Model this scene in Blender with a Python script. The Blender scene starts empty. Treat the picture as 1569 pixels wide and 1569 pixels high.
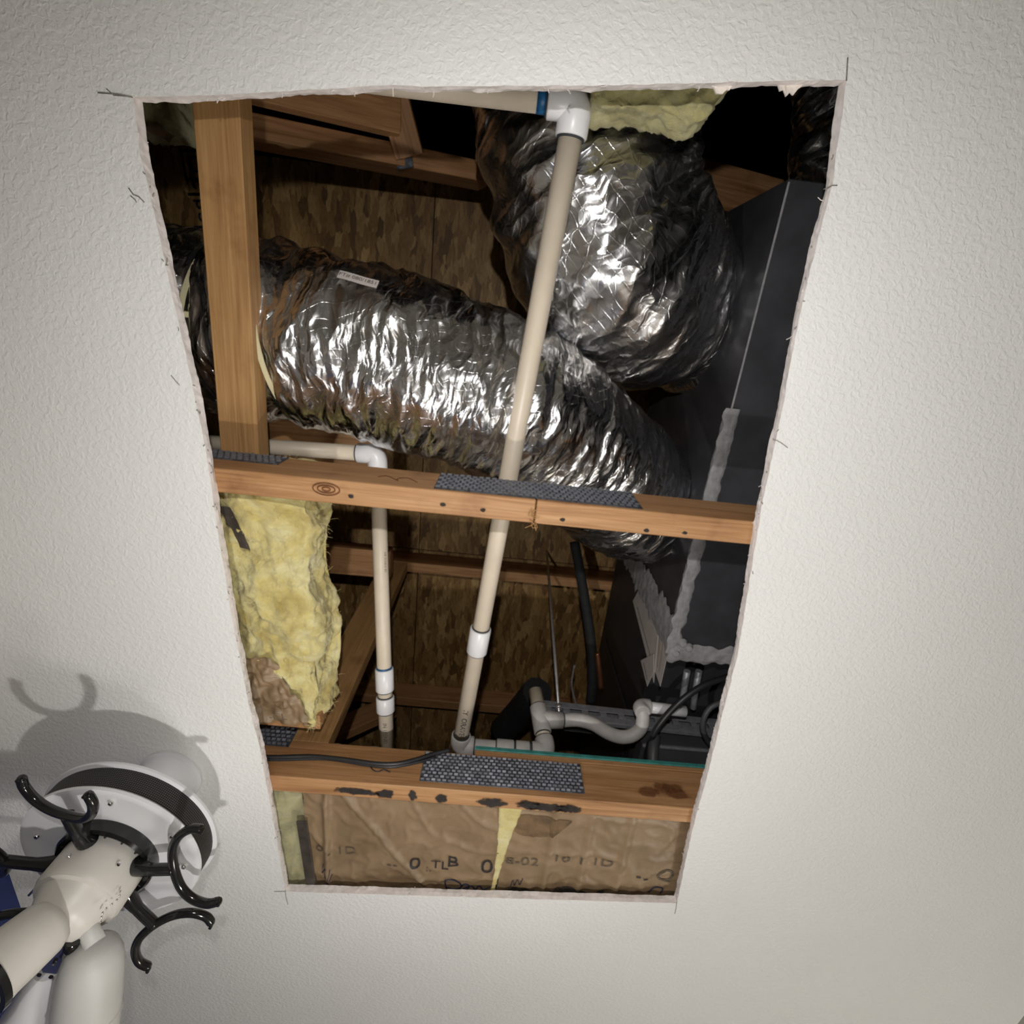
import bpy, bmesh, math, random
from mathutils import Vector, Matrix, noise

random.seed(7)
scene = bpy.context.scene
COL = scene.collection

# ------------------------------------------------------------------ camera, light, exposure
CAM = Vector((0.0, 0.0, 1.70))
FPX, CPX = 772.0, 784.5
ELEV = math.radians(69.8)
cam_d = bpy.data.cameras.new('camera')
cam_d.sensor_width = 36.0
cam_d.sensor_fit = 'HORIZONTAL'
cam_d.lens = 36.0 * FPX / 1569.0
cam_d.clip_start = 0.02
cam = bpy.data.objects.new('camera', cam_d)
cam.location = CAM
cam.rotation_euler = (math.pi / 2 + ELEV, 0, 0)
COL.objects.link(cam)
scene.camera = cam

world = bpy.data.worlds.new('world')
scene.world = world
world.use_nodes = True
world.node_tree.nodes['Background'].inputs[0].default_value = (0.9, 0.92, 1.0, 1)
world.node_tree.nodes['Background'].inputs[1].default_value = 0.0

def add_spot(name, loc, target, energy, size, blend, radius, color):
    l = bpy.data.lights.new(name, 'SPOT')
    l.energy = energy; l.spot_size = math.radians(size); l.spot_blend = blend
    l.shadow_soft_size = radius; l.color = color
    o = bpy.data.objects.new(name, l)
    o.location = loc
    o.rotation_euler = (Vector(target) - Vector(loc)).to_track_quat('-Z', 'Y').to_euler()
    COL.objects.link(o)
    return o

# hand-held work light standing lower in the room, and the phone's own flash
add_spot('work_light', (-0.12, 0.685, 1.62), (-0.02, 0.55, 2.4), 14.5, 170, 1.0, 0.012, (1.0, 0.975, 0.945))
add_spot('phone_flash', (0.0, -0.15, 1.70), (0.12, 0.46, 2.42), 21.5, 155, 1.0, 0.008, (1.0, 0.98, 0.955))

# the room's own lamp, low by the far right corner, out of frame
rl = bpy.data.lights.new('room_lamp', 'POINT')
rl.energy = 54; rl.shadow_soft_size = 0.22; rl.color = (1.0, 0.97, 0.91)
rlo = bpy.data.objects.new('room_lamp', rl); rlo.location = (1.08, 1.80, 0.70)
COL.objects.link(rlo)

vs = scene.view_settings
scene.display_settings.display_device = 'sRGB'
vs.view_transform = 'Standard'
vs.look = 'None'
vs.gamma = 1.0
vs.use_curve_mapping = False
vs.exposure = 0.0
scene.cycles.max_bounces = 8
scene.cycles.sample_clamp_indirect = 3.0

# ------------------------------------------------------------------ geometry of the place
# heights h are metres above the lens; the house axes (u along the trusses, v across) are turned 6 degrees
PHI = math.radians(6.0)
CU, SU = math.cos(PHI), math.sin(PHI)
UDIR = Vector((CU, SU, 0)); VDIR = Vector((-SU, CU, 0)); ZDIR = Vector((0, 0, 1))
FWD = Vector((0, math.cos(ELEV), math.sin(ELEV)))
UPV = Vector((0, -math.sin(ELEV), math.cos(ELEV)))
H_CEIL, H_TOP, H_CHORD = 0.706, 0.7205, 0.7215

def at(px, py, h):
    """survey point: bearing read off the photograph, at a known height"""
    d = FWD + Vector((1, 0, 0)) * ((px - CPX) / FPX) + UPV * ((CPX - py) / FPX)
    return CAM + d * (h / d.z)

def proj(p):
    d = Vector(p) - CAM
    z = d.dot(FWD)
    return (CPX + FPX * d.x / z, CPX - FPX * d.dot(UPV) / z)

def rw(u, v, h):
    return UDIR * u + VDIR * v + Vector((0, 0, CAM.z + h))

def uv_of(p):
    return (p.x * CU + p.y * SU, -p.x * SU + p.y * CU)

# ------------------------------------------------------------------ materials
def new_mat(name):
    m = bpy.data.materials.new(name)
    m.use_nodes = True
    nt = m.node_tree
    return m, nt, nt.nodes, nt.links, nt.nodes['Principled BSDF']

def N(nt, t, **kw):
    n = nt.nodes.new(t)
    for k, v in kw.items():
        setattr(n, k, v)
    return n

def ramp(nt, stops):
    r = nt.nodes.new('ShaderNodeValToRGB')
    e = r.color_ramp.elements
    e[0].position, e[0].color = stops[0][0], (*stops[0][1], 1)
    e[1].position, e[1].color = stops[-1][0], (*stops[-1][1], 1)
    for p, c in stops[1:-1]:
        x = e.new(p); x.color = (*c, 1)
    return r

def mapped(nt, coord='Object', scale=(1, 1, 1)):
    tc = nt.nodes.new('ShaderNodeTexCoord')
    mp = nt.nodes.new('ShaderNodeMapping')
    mp.inputs['Scale'].default_value = scale
    nt.links.new(tc.outputs[coord], mp.inputs['Vector'])
    return mp

def noise_tex(nt, vec, scale, detail=4, rough=0.55, dist=0.0):
    n = nt.nodes.new('ShaderNodeTexNoise')
    n.inputs['Scale'].default_value = scale
    n.inputs['Detail'].default_value = detail
    n.inputs['Roughness'].default_value = rough
    n.inputs['Distortion'].default_value = dist
    nt.links.new(vec.outputs[0], n.inputs['Vector'])
    return n

def bump(nt, height_socket, strength, dist, prev=None):
    b = nt.nodes.new('ShaderNodeBump')
    b.inputs['Strength'].default_value = strength
    b.inputs['Distance'].default_value = dist
    nt.links.new(height_socket, b.inputs['Height'])
    if prev:
        nt.links.new(prev.outputs[0], b.inputs['Normal'])
    return b

def plain(name, col, rough=0.5, metal=0.0, var=0.12, scale=40, bmp=0.0, bdist=0.001):
    m, nt, nd, lk, p = new_mat(name)
    mp = mapped(nt)
    n = noise_tex(nt, mp, scale, 5)
    r = ramp(nt, [(0.3, tuple(c * (1 - var) for c in col)), (0.7, tuple(min(1, c * (1 + var)) for c in col))])
    lk.new(n.outputs['Fac'], r.inputs[0]); lk.new(r.outputs[0], p.inputs['Base Color'])
    p.inputs['Roughness'].default_value = rough
    p.inputs['Metallic'].default_value = metal
    if bmp:
        b = bump(nt, n.outputs['Fac'], bmp, bdist)
        lk.new(b.outputs[0], p.inputs['Normal'])
    return m

def make_ceiling_paint():
    m, nt, nd, lk, p = new_mat('ceiling_paint')
    mp = mapped(nt)
    big = noise_tex(nt, mp, 3, 2)
    r = ramp(nt, [(0.3, (0.765, 0.762, 0.742)), (0.7, (0.795, 0.792, 0.772))])
    lk.new(big.outputs['Fac'], r.inputs[0]); lk.new(r.outputs[0], p.inputs['Base Color'])
    n1 = noise_tex(nt, mp, 140, 2, 0.5, 0.6)
    rr = ramp(nt, [(0.40, (0, 0, 0)), (0.62, (1, 1, 1))])
    lk.new(n1.outputs['Fac'], rr.inputs[0])
    n2 = noise_tex(nt, mp, 420, 3, 0.6)
    b1 = bump(nt, rr.outputs[0], 0.5, 0.0009)
    b2 = bump(nt, n2.outputs['Fac'], 0.30, 0.0005, b1)
    lk.new(b2.outputs[0], p.inputs['Normal'])
    p.inputs['Roughness'].default_value = 0.55
    return m

def make_wood(name, dark, mid, light, rough=0.6, knots=True):
    m, nt, nd, lk, p = new_mat(name)
    oi = nt.nodes.new('ShaderNodeObjectInfo')
    tc = nt.nodes.new('ShaderNodeTexCoord')
    add = N(nt, 'ShaderNodeVectorMath', operation='ADD')
    sc = N(nt, 'ShaderNodeVectorMath', operation='SCALE'); sc.inputs['Scale'].default_value = 7.0
    comb = nt.nodes.new('ShaderNodeCombineXYZ')
    for i in range(3):
        lk.new(oi.outputs['Random'], comb.inputs[i])
    lk.new(comb.outputs[0], sc.inputs[0])
    lk.new(tc.outputs['Object'], add.inputs[0]); lk.new(sc.outputs[0], add.inputs[1])
    mp = nt.nodes.new('ShaderNodeMapping'); mp.inputs['Scale'].default_value = (1.3, 26, 26)
    lk.new(add.outputs[0], mp.inputs['Vector'])
    g = noise_tex(nt, mp, 2.2, 6, 0.6, 1.2)
    mp2 = nt.nodes.new('ShaderNodeMapping'); mp2.inputs['Scale'].default_value = (5, 160, 160)
    lk.new(add.outputs[0], mp2.inputs['Vector'])
    f = noise_tex(nt, mp2, 2.0, 3, 0.5)
    r = ramp(nt, [(0.25, dark), (0.5, mid), (0.75, light)])
    lk.new(g.outputs['Fac'], r.inputs[0])
    mx = N(nt, 'ShaderNodeMixRGB', blend_type='MULTIPLY'); mx.inputs[0].default_value = 0.55
    fr = ramp(nt, [(0.3, (0.62, 0.55, 0.48)), (0.65, (1, 1, 1))])
    lk.new(f.outputs['Fac'], fr.inputs[0])
    lk.new(r.outputs[0], mx.inputs[1]); lk.new(fr.outputs[0], mx.inputs[2])
    out = mx.outputs[0]
    mp3 = nt.nodes.new('ShaderNodeMapping'); mp3.inputs['Scale'].default_value = (1, 1, 1)
    lk.new(add.outputs[0], mp3.inputs['Vector'])
    st = noise_tex(nt, mp3, 9, 4, 0.6)
    sr = ramp(nt, [(0.58, (1, 1, 1)), (0.74, (0.55, 0.45, 0.38))])
    lk.new(st.outputs['Fac'], sr.inputs[0])
    mx2 = N(nt, 'ShaderNodeMixRGB', blend_type='MULTIPLY'); mx2.inputs[0].default_value = 0.7
    lk.new(out, mx2.inputs[1]); lk.new(sr.outputs[0], mx2.inputs[2])
    lk.new(mx2.outputs[0], p.inputs['Base Color'])
    b = bump(nt, f.outputs['Fac'], 0.25, 0.0006)
    lk.new(b.outputs[0], p.inputs['Normal'])
    p.inputs['Roughness'].default_value = rough
    return m

def make_osb():
    m, nt, nd, lk, p = new_mat('osb_strands')
    mp = mapped(nt, scale=(60, 17, 30))
    mp.inputs['Rotation'].default_value = (0, 0, 0.35)
    dn = noise_tex(nt, mp, 0.7, 2)
    ad = N(nt, 'ShaderNodeMixRGB', blend_type='ADD'); ad.inputs[0].default_value = 1.6
    lk.new(mp.outputs[0], ad.inputs[1]); lk.new(dn.outputs['Color'], ad.inputs[2])
    v = N(nt, 'ShaderNodeTexVoronoi', feature='F1', distance='MANHATTAN'); v.inputs['Scale'].default_value = 1.0
    v.inputs['Randomness'].default_value = 1.0
    lk.new(ad.outputs[0], v.inputs['Vector'])
    sep = nt.nodes.new('ShaderNodeSeparateColor')
    lk.new(v.outputs['Color'], sep.inputs[0])
    r = ramp(nt, [(0.0, (0.15, 0.078, 0.024)), (0.3, (0.28, 0.155, 0.05)), (0.75, (0.36, 0.215, 0.075)), (1.0, (0.52, 0.335, 0.135))])
    lk.new(sep.outputs[0], r.inputs[0])
    g = noise_tex(nt, mp, 3.5, 4)
    gr = ramp(nt, [(0.3, (0.6, 0.55, 0.5)), (0.6, (1, 1, 1))])
    lk.new(g.outputs['Fac'], gr.inputs[0])
    mx = N(nt, 'ShaderNodeMixRGB', blend_type='MULTIPLY'); mx.inputs[0].default_value = 0.8
    lk.new(r.outputs[0], mx.inputs[1]); lk.new(gr.outputs[0], mx.inputs[2])
    lk.new(mx.outputs[0], p.inputs['Base Color'])
    b = bump(nt, sep.outputs[1], 0.5, 0.002)
    lk.new(b.outputs[0], p.inputs['Normal'])
    p.inputs['Roughness'].default_value = 0.6
    return m

def make_foil():
    m, nt, nd, lk, p = new_mat('foil_jacket')
    tc = nt.nodes.new('ShaderNodeTexCoord')
    mp = nt.nodes.new('ShaderNodeMapping'); mp.inputs['Scale'].default_value = (1, 1, 1)
    lk.new(tc.outputs['UV'], mp.inputs['Vector'])
    # crumple facets
    n0 = noise_tex(nt, mp, 14, 2, 0.5)
    ad = N(nt, 'ShaderNodeMixRGB', blend_type='ADD'); ad.inputs[0].default_value = 0.05
    lk.new(mp.outputs[0], ad.inputs[1]); lk.new(n0.outputs['Color'], ad.inputs[2])
    mpv = nt.nodes.new('ShaderNodeMapping'); mpv.inputs['Scale'].default_value = (1.8, 0.42, 1)
    mpv.inputs['Rotation'].default_value = (0, 0, 0.25)
    lk.new(ad.outputs[0], mpv.inputs['Vector'])
    v = N(nt, 'ShaderNodeTexVoronoi', feature='F1'); v.inputs['Scale'].default_value = 26
    lk.new(mpv.outputs[0], v.inputs['Vector'])
    v2 = N(nt, 'ShaderNodeTexVoronoi', feature='F1'); v2.inputs['Scale'].default_value = 75
    lk.new(mpv.outputs[0], v2.inputs['Vector'])
    n2 = noise_tex(nt, mp, 160, 3, 0.6, 0.5)
    # scrim thread lattice
    br = nt.nodes.new('ShaderNodeTexBrick')
    br.offset = 0.0
    br.inputs['Scale'].default_value = 1.0
    br.inputs['Mortar Size'].default_value = 0.0009
    br.inputs['Mortar Smooth'].default_value = 0.5
    br.inputs['Brick Width'].default_value = 0.016
    br.inputs['Row Height'].default_value = 0.016
    mpr = nt.nodes.new('ShaderNodeMapping'); mpr.inputs['Rotation'].default_value = (0, 0, 0.5)
    lk.new(ad.outputs[0], mpr.inputs['Vector']); lk.new(mpr.outputs[0], br.inputs['Vector'])
    b1 = bump(nt, v.outputs['Distance'], 0.55, 0.012)
    b2 = bump(nt, v2.outputs['Distance'], 0.36, 0.004, b1)
    b3 = bump(nt, n2.outputs['Fac'], 0.10, 0.0015, b2)
    b4 = bump(nt, br.outputs['Fac'], 0.30, 0.0008, b3)
    lk.new(b4.outputs[0], p.inputs['Normal'])
    d = noise_tex(nt, mp, 9, 5, 0.65)
    r = ramp(nt, [(0.33, (0.40, 0.37, 0.33)), (0.52, (0.70, 0.70, 0.715))])
    lk.new(d.outputs['Fac'], r.inputs[0]); lk.new(r.outputs[0], p.inputs['Base Color'])
    rr = ramp(nt, [(0.3, (0.36, 0.36, 0.36)), (0.6, (0.19, 0.19, 0.19))])
    lk.new(d.outputs['Fac'], rr.inputs[0]); lk.new(rr.outputs[0], p.inputs['Roughness'])
    p.inputs['Metallic'].default_value = 1.0
    return m

def make_fiberglass(name, c0, c1, c2):
    m, nt, nd, lk, p = new_mat(name)
    mp = mapped(nt)
    a = noise_tex(nt, mp, 13, 6, 0.65, 0.8)
    r = ramp(nt, [(0.28, c0), (0.5, c1), (0.72, c2)])
    lk.new(a.outputs['Fac'], r.inputs[0]); lk.new(r.outputs[0], p.inputs['Base Color'])
    f = noise_tex(nt, mp, 60, 8, 0.75, 1.6)
    f2 = noise_tex(nt, mp, 380, 4, 0.7, 0.8)
    b1 = bump(nt, f.outputs['Fac'], 0.75, 0.008)
    b2 = bump(nt, f2.outputs['Fac'], 0.5, 0.002, b1)
    lk.new(b2.outputs[0], p.inputs['Normal'])
    p.inputs['Roughness'].default_value = 1.0
    p.inputs['Specular IOR Level'].default_value = 0.1
    p.inputs['Sheen Weight'].default_value = 0.35
    p.inputs['Subsurface Weight'].default_value = 0.15
    p.inputs['Subsurface Radius'].default_value = (0.01, 0.008, 0.003)
    return m

def make_kraft():
    m, nt, nd, lk, p = new_mat('kraft_paper')
    mp = mapped(nt)
    a = noise_tex(nt, mp, 11, 5, 0.6)
    r = ramp(nt, [(0.3, (0.175, 0.115, 0.060)), (0.55, (0.25, 0.17, 0.096)), (0.75, (0.30, 0.21, 0.124))])
    lk.new(a.outputs['Fac'], r.inputs[0]); lk.new(r.outputs[0], p.inputs['Base Color'])
    n0 = noise_tex(nt, mp, 10, 2)
    ad = N(nt, 'ShaderNodeMixRGB', blend_type='ADD'); ad.inputs[0].default_value = 0.08
    lk.new(mp.outputs[0], ad.inputs[1]); lk.new(n0.outputs['Color'], ad.inputs[2])
    v = N(nt, 'ShaderNodeTexVoronoi', feature='F1'); v.inputs['Scale'].default_value = 22
    lk.new(ad.outputs[0], v.inputs['Vector'])
    f = noise_tex(nt, mp, 300, 3)
    b1 = bump(nt, v.outputs['Distance'], 0.16, 0.010)
    b2 = bump(nt, f.outputs['Fac'], 0.15, 0.0006, b1)
    lk.new(b2.outputs[0], p.inputs['Normal'])
    p.inputs['Roughness'].default_value = 0.48
    return m

def make_plate():
    m, nt, nd, lk, p = new_mat('galvanised_plate')
    mp = mapped(nt)
    v = N(nt, 'ShaderNodeTexVoronoi', feature='F1'); v.inputs['Scale'].default_value = 130
    lk.new(mp.outputs[0], v.inputs['Vector'])
    r = ramp(nt, [(0.0, (0.05, 0.055, 0.068)), (1.0, (0.15, 0.158, 0.185))])
    sep = nt.nodes.new('ShaderNodeSeparateColor'); lk.new(v.outputs['Color'], sep.inputs[0])
    lk.new(sep.outputs[0], r.inputs[0]); lk.new(r.outputs[0], p.inputs['Base Color'])
    p.inputs['Metallic'].default_value = 0.4
    p.inputs['Roughness'].default_value = 0.42
    return m

def make_mesh_band():
    m, nt, nd, lk, p = new_mat('perforated_dark_metal')
    tc = nt.nodes.new('ShaderNodeTexCoord')
    mp = nt.nodes.new('ShaderNodeMapping'); mp.inputs['Scale'].default_value = (330, 330, 1)
    lk.new(tc.outputs['UV'], mp.inputs['Vector'])
    v = N(nt, 'ShaderNodeTexVoronoi', feature='F1'); v.inputs['Scale'].default_value = 1.0
    v.inputs['Randomness'].default_value = 0.0
    lk.new(mp.outputs[0], v.inputs['Vector'])
    r = ramp(nt, [(0.26, (0.10, 0.095, 0.09)), (0.33, (0.012, 0.011, 0.011))])
    lk.new(v.outputs['Distance'], r.inputs[0]); lk.new(r.outputs[0], p.inputs['Base Color'])
    p.inputs['Roughness'].default_value = 0.6
    p.inputs['Specular IOR Level'].default_value = 0.25
    return m

M = {}
M['ceiling'] = make_ceiling_paint()
M['gypsum'] = plain('gypsum_core', (0.80, 0.74, 0.71), 0.9, 0, 0.12, 90, 0.5, 0.0015)
M['paper'] = plain('torn_paper_white', (0.74, 0.68, 0.62), 0.85, 0, 0.1, 60)
M['saw'] = plain('saw_mark_grey', (0.20, 0.18, 0.15), 0.9, 0, 0.3, 200)
M['blue_wall'] = plain('blue_wall_paint', (0.010, 0.024, 0.13), 0.6, 0, 0.06, 30, 0.2, 0.0006)
M['beige_wall'] = plain('greige_wall_paint', (0.42, 0.40, 0.35), 0.6, 0, 0.05, 30, 0.2, 0.0006)
M['floor'] = plain('brown_carpet', (0.22, 0.18, 0.14), 0.95, 0, 0.25, 300, 0.5, 0.002)
M['wood'] = make_wood('truss_lumber', (0.25, 0.115, 0.042), (0.43, 0.225, 0.095), (0.53, 0.31, 0.15))
M['wood_pale'] = make_wood('pale_lumber', (0.30, 0.155, 0.055), (0.42, 0.235, 0.09), (0.50, 0.30, 0.125))
M['osb'] = make_osb()
M['foil'] = make_foil()
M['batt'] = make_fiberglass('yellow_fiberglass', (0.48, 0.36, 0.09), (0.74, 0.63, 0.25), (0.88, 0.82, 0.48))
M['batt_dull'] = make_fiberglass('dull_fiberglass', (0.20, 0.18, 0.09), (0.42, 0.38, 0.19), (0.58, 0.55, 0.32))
M['batt_top'] = make_fiberglass('shaded_fiberglass', (0.28, 0.24, 0.09), (0.50, 0.45, 0.20), (0.64, 0.60, 0.34))  # duller yellow: the shadow at the top edge is put into the colour
M['kraft'] = make_kraft()
M['kraft_dark'] = plain('dark_torn_kraft', (0.14, 0.085, 0.04), 0.8, 0, 0.4, 40, 0.6, 0.004)
M['asphalt'] = plain('asphalt_backing', (0.045, 0.035, 0.028), 0.6, 0, 0.5, 40, 0.4, 0.002)
M['plate'] = make_plate()
M['tooth'] = plain('plate_tooth_bright', (0.20, 0.205, 0.235), 0.45, 0.35, 0.3, 300)
M['pvc'] = plain('aged_pvc', (0.67, 0.58, 0.46), 0.42, 0, 0.06, 18)
M['pvc_white'] = plain('white_pvc_fitting', (0.76, 0.75, 0.76), 0.32, 0, 0.05, 25)
M['pvc_grey'] = plain('dimmed_pvc', (0.52, 0.49, 0.47), 0.5, 0, 0.12, 40)  # greyer PVC, the weak light round the trap is put into its colour
M['primer'] = plain('blue_purple_primer', (0.01, 0.10, 0.25), 0.4, 0, 0.4, 80)
M['gap'] = plain('dark_socket_gap', (0.03, 0.035, 0.04), 0.7)
M['ink'] = plain('black_ink', (0.018, 0.016, 0.02), 0.6)
M['ink_grey'] = plain('faded_ink', (0.10, 0.075, 0.05), 0.7)
M['marker'] = plain('navy_marker', (0.015, 0.018, 0.05), 0.55)
M['stain'] = plain('black_mould_stain', (0.022, 0.018, 0.017), 0.85, 0, 0.5, 60)
M['resin'] = plain('dark_wood_knot', (0.16, 0.055, 0.018), 0.6, 0, 0.3, 120)
for nm in ('stain', 'resin'):
    nt = M[nm].node_tree
    a_ = nt.nodes.new('ShaderNodeAttribute'); a_.attribute_name = 'fade'
    mp_ = mapped(nt)
    nz = noise_tex(nt, mp_, 110, 4, 0.6)
    ad_ = N(nt, 'ShaderNodeMath', operation='MULTIPLY_ADD'); ad_.inputs[1].default_value = 1.1; 
    nt.links.new(nz.outputs['Fac'], ad_.inputs[0]); nt.links.new(a_.outputs['Fac'], ad_.inputs[2])
    mxa = 0.92 if nm == 'stain' else 0.55
    rg = ramp(nt, [(0.75, (0, 0, 0)), (1.15, (mxa, mxa, mxa))])
    rg.color_ramp.elements[1].position = 1.0
    sb = N(nt, 'ShaderNodeMath', operation='MULTIPLY'); sb.inputs[1].default_value = 0.78
    nt.links.new(ad_.outputs[0], sb.inputs[0]); nt.links.new(sb.outputs[0], rg.inputs[0])
    nt.links.new(rg.outputs[0], nt.nodes['Principled BSDF'].inputs['Alpha'])
M['knot'] = plain('dark_wood_knot_line', (0.16, 0.055, 0.018), 0.6, 0, 0.3, 120)
M['sheet'] = plain('dark_reflection_foil', (0.050, 0.050, 0.056), 0.42, 0.25, 0.25, 14, 0.15, 0.002)  # foil casing; the dark it reflects is painted in as grey
M['handler'] = plain('black_cabinet_steel', (0.030, 0.030, 0.034), 0.45, 0.2, 0.2, 20)
M['mastic'] = plain('grey_mastic', (0.25, 0.245, 0.25), 0.75, 0, 0.22, 55, 0.8, 0.004)
M['paper_label'] = plain('instruction_sheet', (0.40, 0.36, 0.34), 0.7, 0, 0.08, 20)
M['steel'] = plain('strut_steel', (0.30, 0.30, 0.32), 0.45, 0.35, 0.2, 60)
M['dark_slot'] = plain('slot_dark', (0.02, 0.02, 0.02), 0.8)
M['rod'] = plain('zinc_rod', (0.62, 0.60, 0.60), 0.35, 0.7, 0.15, 100)
M['cable'] = plain('black_cable', (0.018, 0.018, 0.02), 0.4)
M['rubber'] = plain('black_foam_tube', (0.016, 0.016, 0.017), 0.8, 0, 0.3, 60, 0.3, 0.002)
M['grey_plastic'] = plain('charcoal_plastic', (0.060, 0.060, 0.065), 0.5, 0, 0.12, 20)
M['teal'] = plain('teal_edge_seal', (0.04, 0.21, 0.19), 0.55, 0, 0.3, 50)
M['tie'] = plain('cream_nylon_tie', (0.62, 0.57, 0.36), 0.4, 0, 0.06, 30)
M['white_sticker'] = plain('white_sticker', (0.66, 0.61, 0.57), 0.5, 0, 0.05, 30)
M['fan_white'] = plain('fan_white_enamel', (0.66, 0.66, 0.675), 0.28, 0, 0.03, 12)
M['fan_cream'] = plain('fan_cream_plastic', (0.56, 0.53, 0.485), 0.4, 0, 0.06, 8)
M['fan_black'] = plain('gloss_black_iron', (0.010, 0.010, 0.010), 0.12, 0, 0.2, 30)
M['chrome'] = plain('polished_metal', (0.78, 0.76, 0.74), 0.16, 1.0, 0.08, 30)
M['frost'] = plain('frosted_glass_shade', (0.50, 0.49, 0.465), 0.5, 0, 0.06, 10)
M['frost'].node_tree.nodes['Principled BSDF'].inputs['Subsurface Weight'].default_value = 0.2
M['frost'].node_tree.nodes['Principled BSDF'].inputs['Subsurface Radius'].default_value = (0.01, 0.01, 0.01)
M['band'] = make_mesh_band()
M['copper'] = plain('dull_copper', (0.30, 0.13, 0.07), 0.4, 0.8, 0.2, 40)

# ------------------------------------------------------------------ builders
def tag(o, label=None, cat=None, group=None, kind=None):
    if label: o['label'] = label
    if cat: o['category'] = cat
    if group: o['group'] = group
    if kind: o['kind'] = kind
    return o

def empty(name, loc, label, cat, group=None):
    o = bpy.data.objects.new(name, None)
    o.empty_display_size = 0.05
    o.location = loc
    COL.objects.link(o)
    return tag(o, label, cat, group)

def attach(o, parent):
    if parent is not None:
        o.parent = parent
        inv = Matrix.Identity(4)
        chain = []
        q = parent
        while q is not None:
            chain.append(q); q = q.parent
        w = Matrix.Identity(4)
        for q in reversed(chain):
            w = w @ (q.matrix_parent_inverse if q.parent else Matrix.Identity(4)) @ q.matrix_basis
        o.matrix_parent_inverse = w.inverted()
    return o

def link(name, me, mat, parent=None, smooth=False, matrix=None):
    o = bpy.data.objects.new(name, me)
    if mat is not None:
        me.materials.append(M[mat] if isinstance(mat, str) else mat)
    if smooth:
        for p in me.polygons:
            p.use_smooth = True
    COL.objects.link(o)
    if matrix is not None:
        o.matrix_basis = matrix
    return attach(o, parent)

def mesh(name, verts, faces, mat, parent=None, smooth=False, uvs=None, matrix=None):
    me = bpy.data.meshes.new(name)
    me.from_pydata([tuple(v) for v in verts], [], faces)
    if uvs is not None:
        ul = me.uv_layers.new(name='UVMap')
        k = 0
        for fu in uvs:
            for c in fu:
                ul.data[k].uv = c; k += 1
    me.update()
    return link(name, me, mat, parent, smooth, matrix)

def from_bm(name, bm, mat, parent=None, smooth=False, matrix=None):
    me = bpy.data.meshes.new(name)
    bm.to_mesh(me); bm.free()
    return link(name, me, mat, parent, smooth, matrix)

def frame(origin, x, z):
    x = Vector(x).normalized()
    z = Vector(z); z = (z - x * z.dot(x)).normalized()
    y = z.cross(x)
    return Matrix(((x.x, y.x, z.x, origin[0]), (x.y, y.y, z.y, origin[1]), (x.z, y.z, z.z, origin[2]), (0, 0, 0, 1)))

def plank(name, a, b, w, t, tdir, mat, parent=None, bevel=0.0015):
    """board of width w and thickness t (along tdir) from a to b (centre line)"""
    a, b = Vector(a), Vector(b)
    L = (b - a).length
    bm = bmesh.new()
    bmesh.ops.create_cube(bm, size=1.0)
    bmesh.ops.scale(bm, vec=(L, w, t), verts=bm.verts)
    if bevel:
        bmesh.ops.bevel(bm, geom=list(bm.edges), offset=bevel, segments=1, affect='EDGES')
    return from_bm(name, bm, mat, parent, matrix=frame((a + b) / 2, b - a, tdir))

def box_uvh(name, u0, u1, v0, v1, h0, h1, mat, parent=None, bevel=0.0015):
    a = rw(u0, (v0 + v1) / 2, (h0 + h1) / 2); b = rw(u1, (v0 + v1) / 2, (h0 + h1) / 2)
    return plank(name, a, b, v1 - v0, h1 - h0, ZDIR, mat, parent, bevel)

def catmull(pts, n):
    pts = [Vector(p) for p in pts]
    P = [pts[0] * 2 - pts[1]] + pts + [pts[-1] * 2 - pts[-2]]
    out = []
    for i in range(1, len(P) - 2):
        for k in range(n):
            t = k / n
            a, b, c, d = P[i - 1], P[i], P[i + 1], P[i + 2]
            out.append(0.5 * ((2 * b) + (c - a) * t + (2 * a - 5 * b + 4 * c - d) * t * t + (3 * b - a - 3 * c + d) * t ** 3))
    out.append(pts[-1])
    return out

def frames(path):
    T = []
    n = len(path)
    for i in range(n):
        T.append((path[min(i + 1, n - 1)] - path[max(i - 1, 0)]).normalized())
    ref = Vector((0, 0, 1)) if abs(T[0].z) < 0.9 else Vector((0, 1, 0))
    X = (ref - T[0] * ref.dot(T[0])).normalized()
    out = []
    for t in T:
        X = (X - t * X.dot(t)).normalized()
        out.append((t, X, t.cross(X)))
    return out

def tube_geo(path, r, seg=16, caps=True):
    path = [Vector(p) for p in path]
    fr = frames(path)
    V, Fc = [], []
    for i, p in enumerate(path):
        ri = r[i] if isinstance(r, (list, tuple)) else r
        t, x, y = fr[i]
        for k in range(seg):
            a = 2 * math.pi * k / seg
            V.append(p + (x * math.cos(a) + y * math.sin(a)) * ri)
    for i in range(len(path) - 1):
        for k in range(seg):
            k2 = (k + 1) % seg
            Fc.append((i * seg + k, i * seg + k2, (i + 1) * seg + k2, (i + 1) * seg + k))
    if caps:
        Fc.append(tuple(reversed(range(seg))))
        Fc.append(tuple(range((len(path) - 1) * seg, len(path) * seg)))
    return V, Fc

def tube(name, path, r, mat, parent=None, seg=16, caps=True):
    V, Fc = tube_geo(path, r, seg, caps)
    o = mesh(name, V, Fc, mat, parent)
    for p in o.data.polygons:
        p.use_smooth = len(p.vertices) == 4
    return o

def merge_geo(parts):
    V, Fc = [], []
    for v, f in parts:
        o = len(V)
        V += v; Fc += [tuple(i + o for i in q) for q in f]
    return V, Fc

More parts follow.
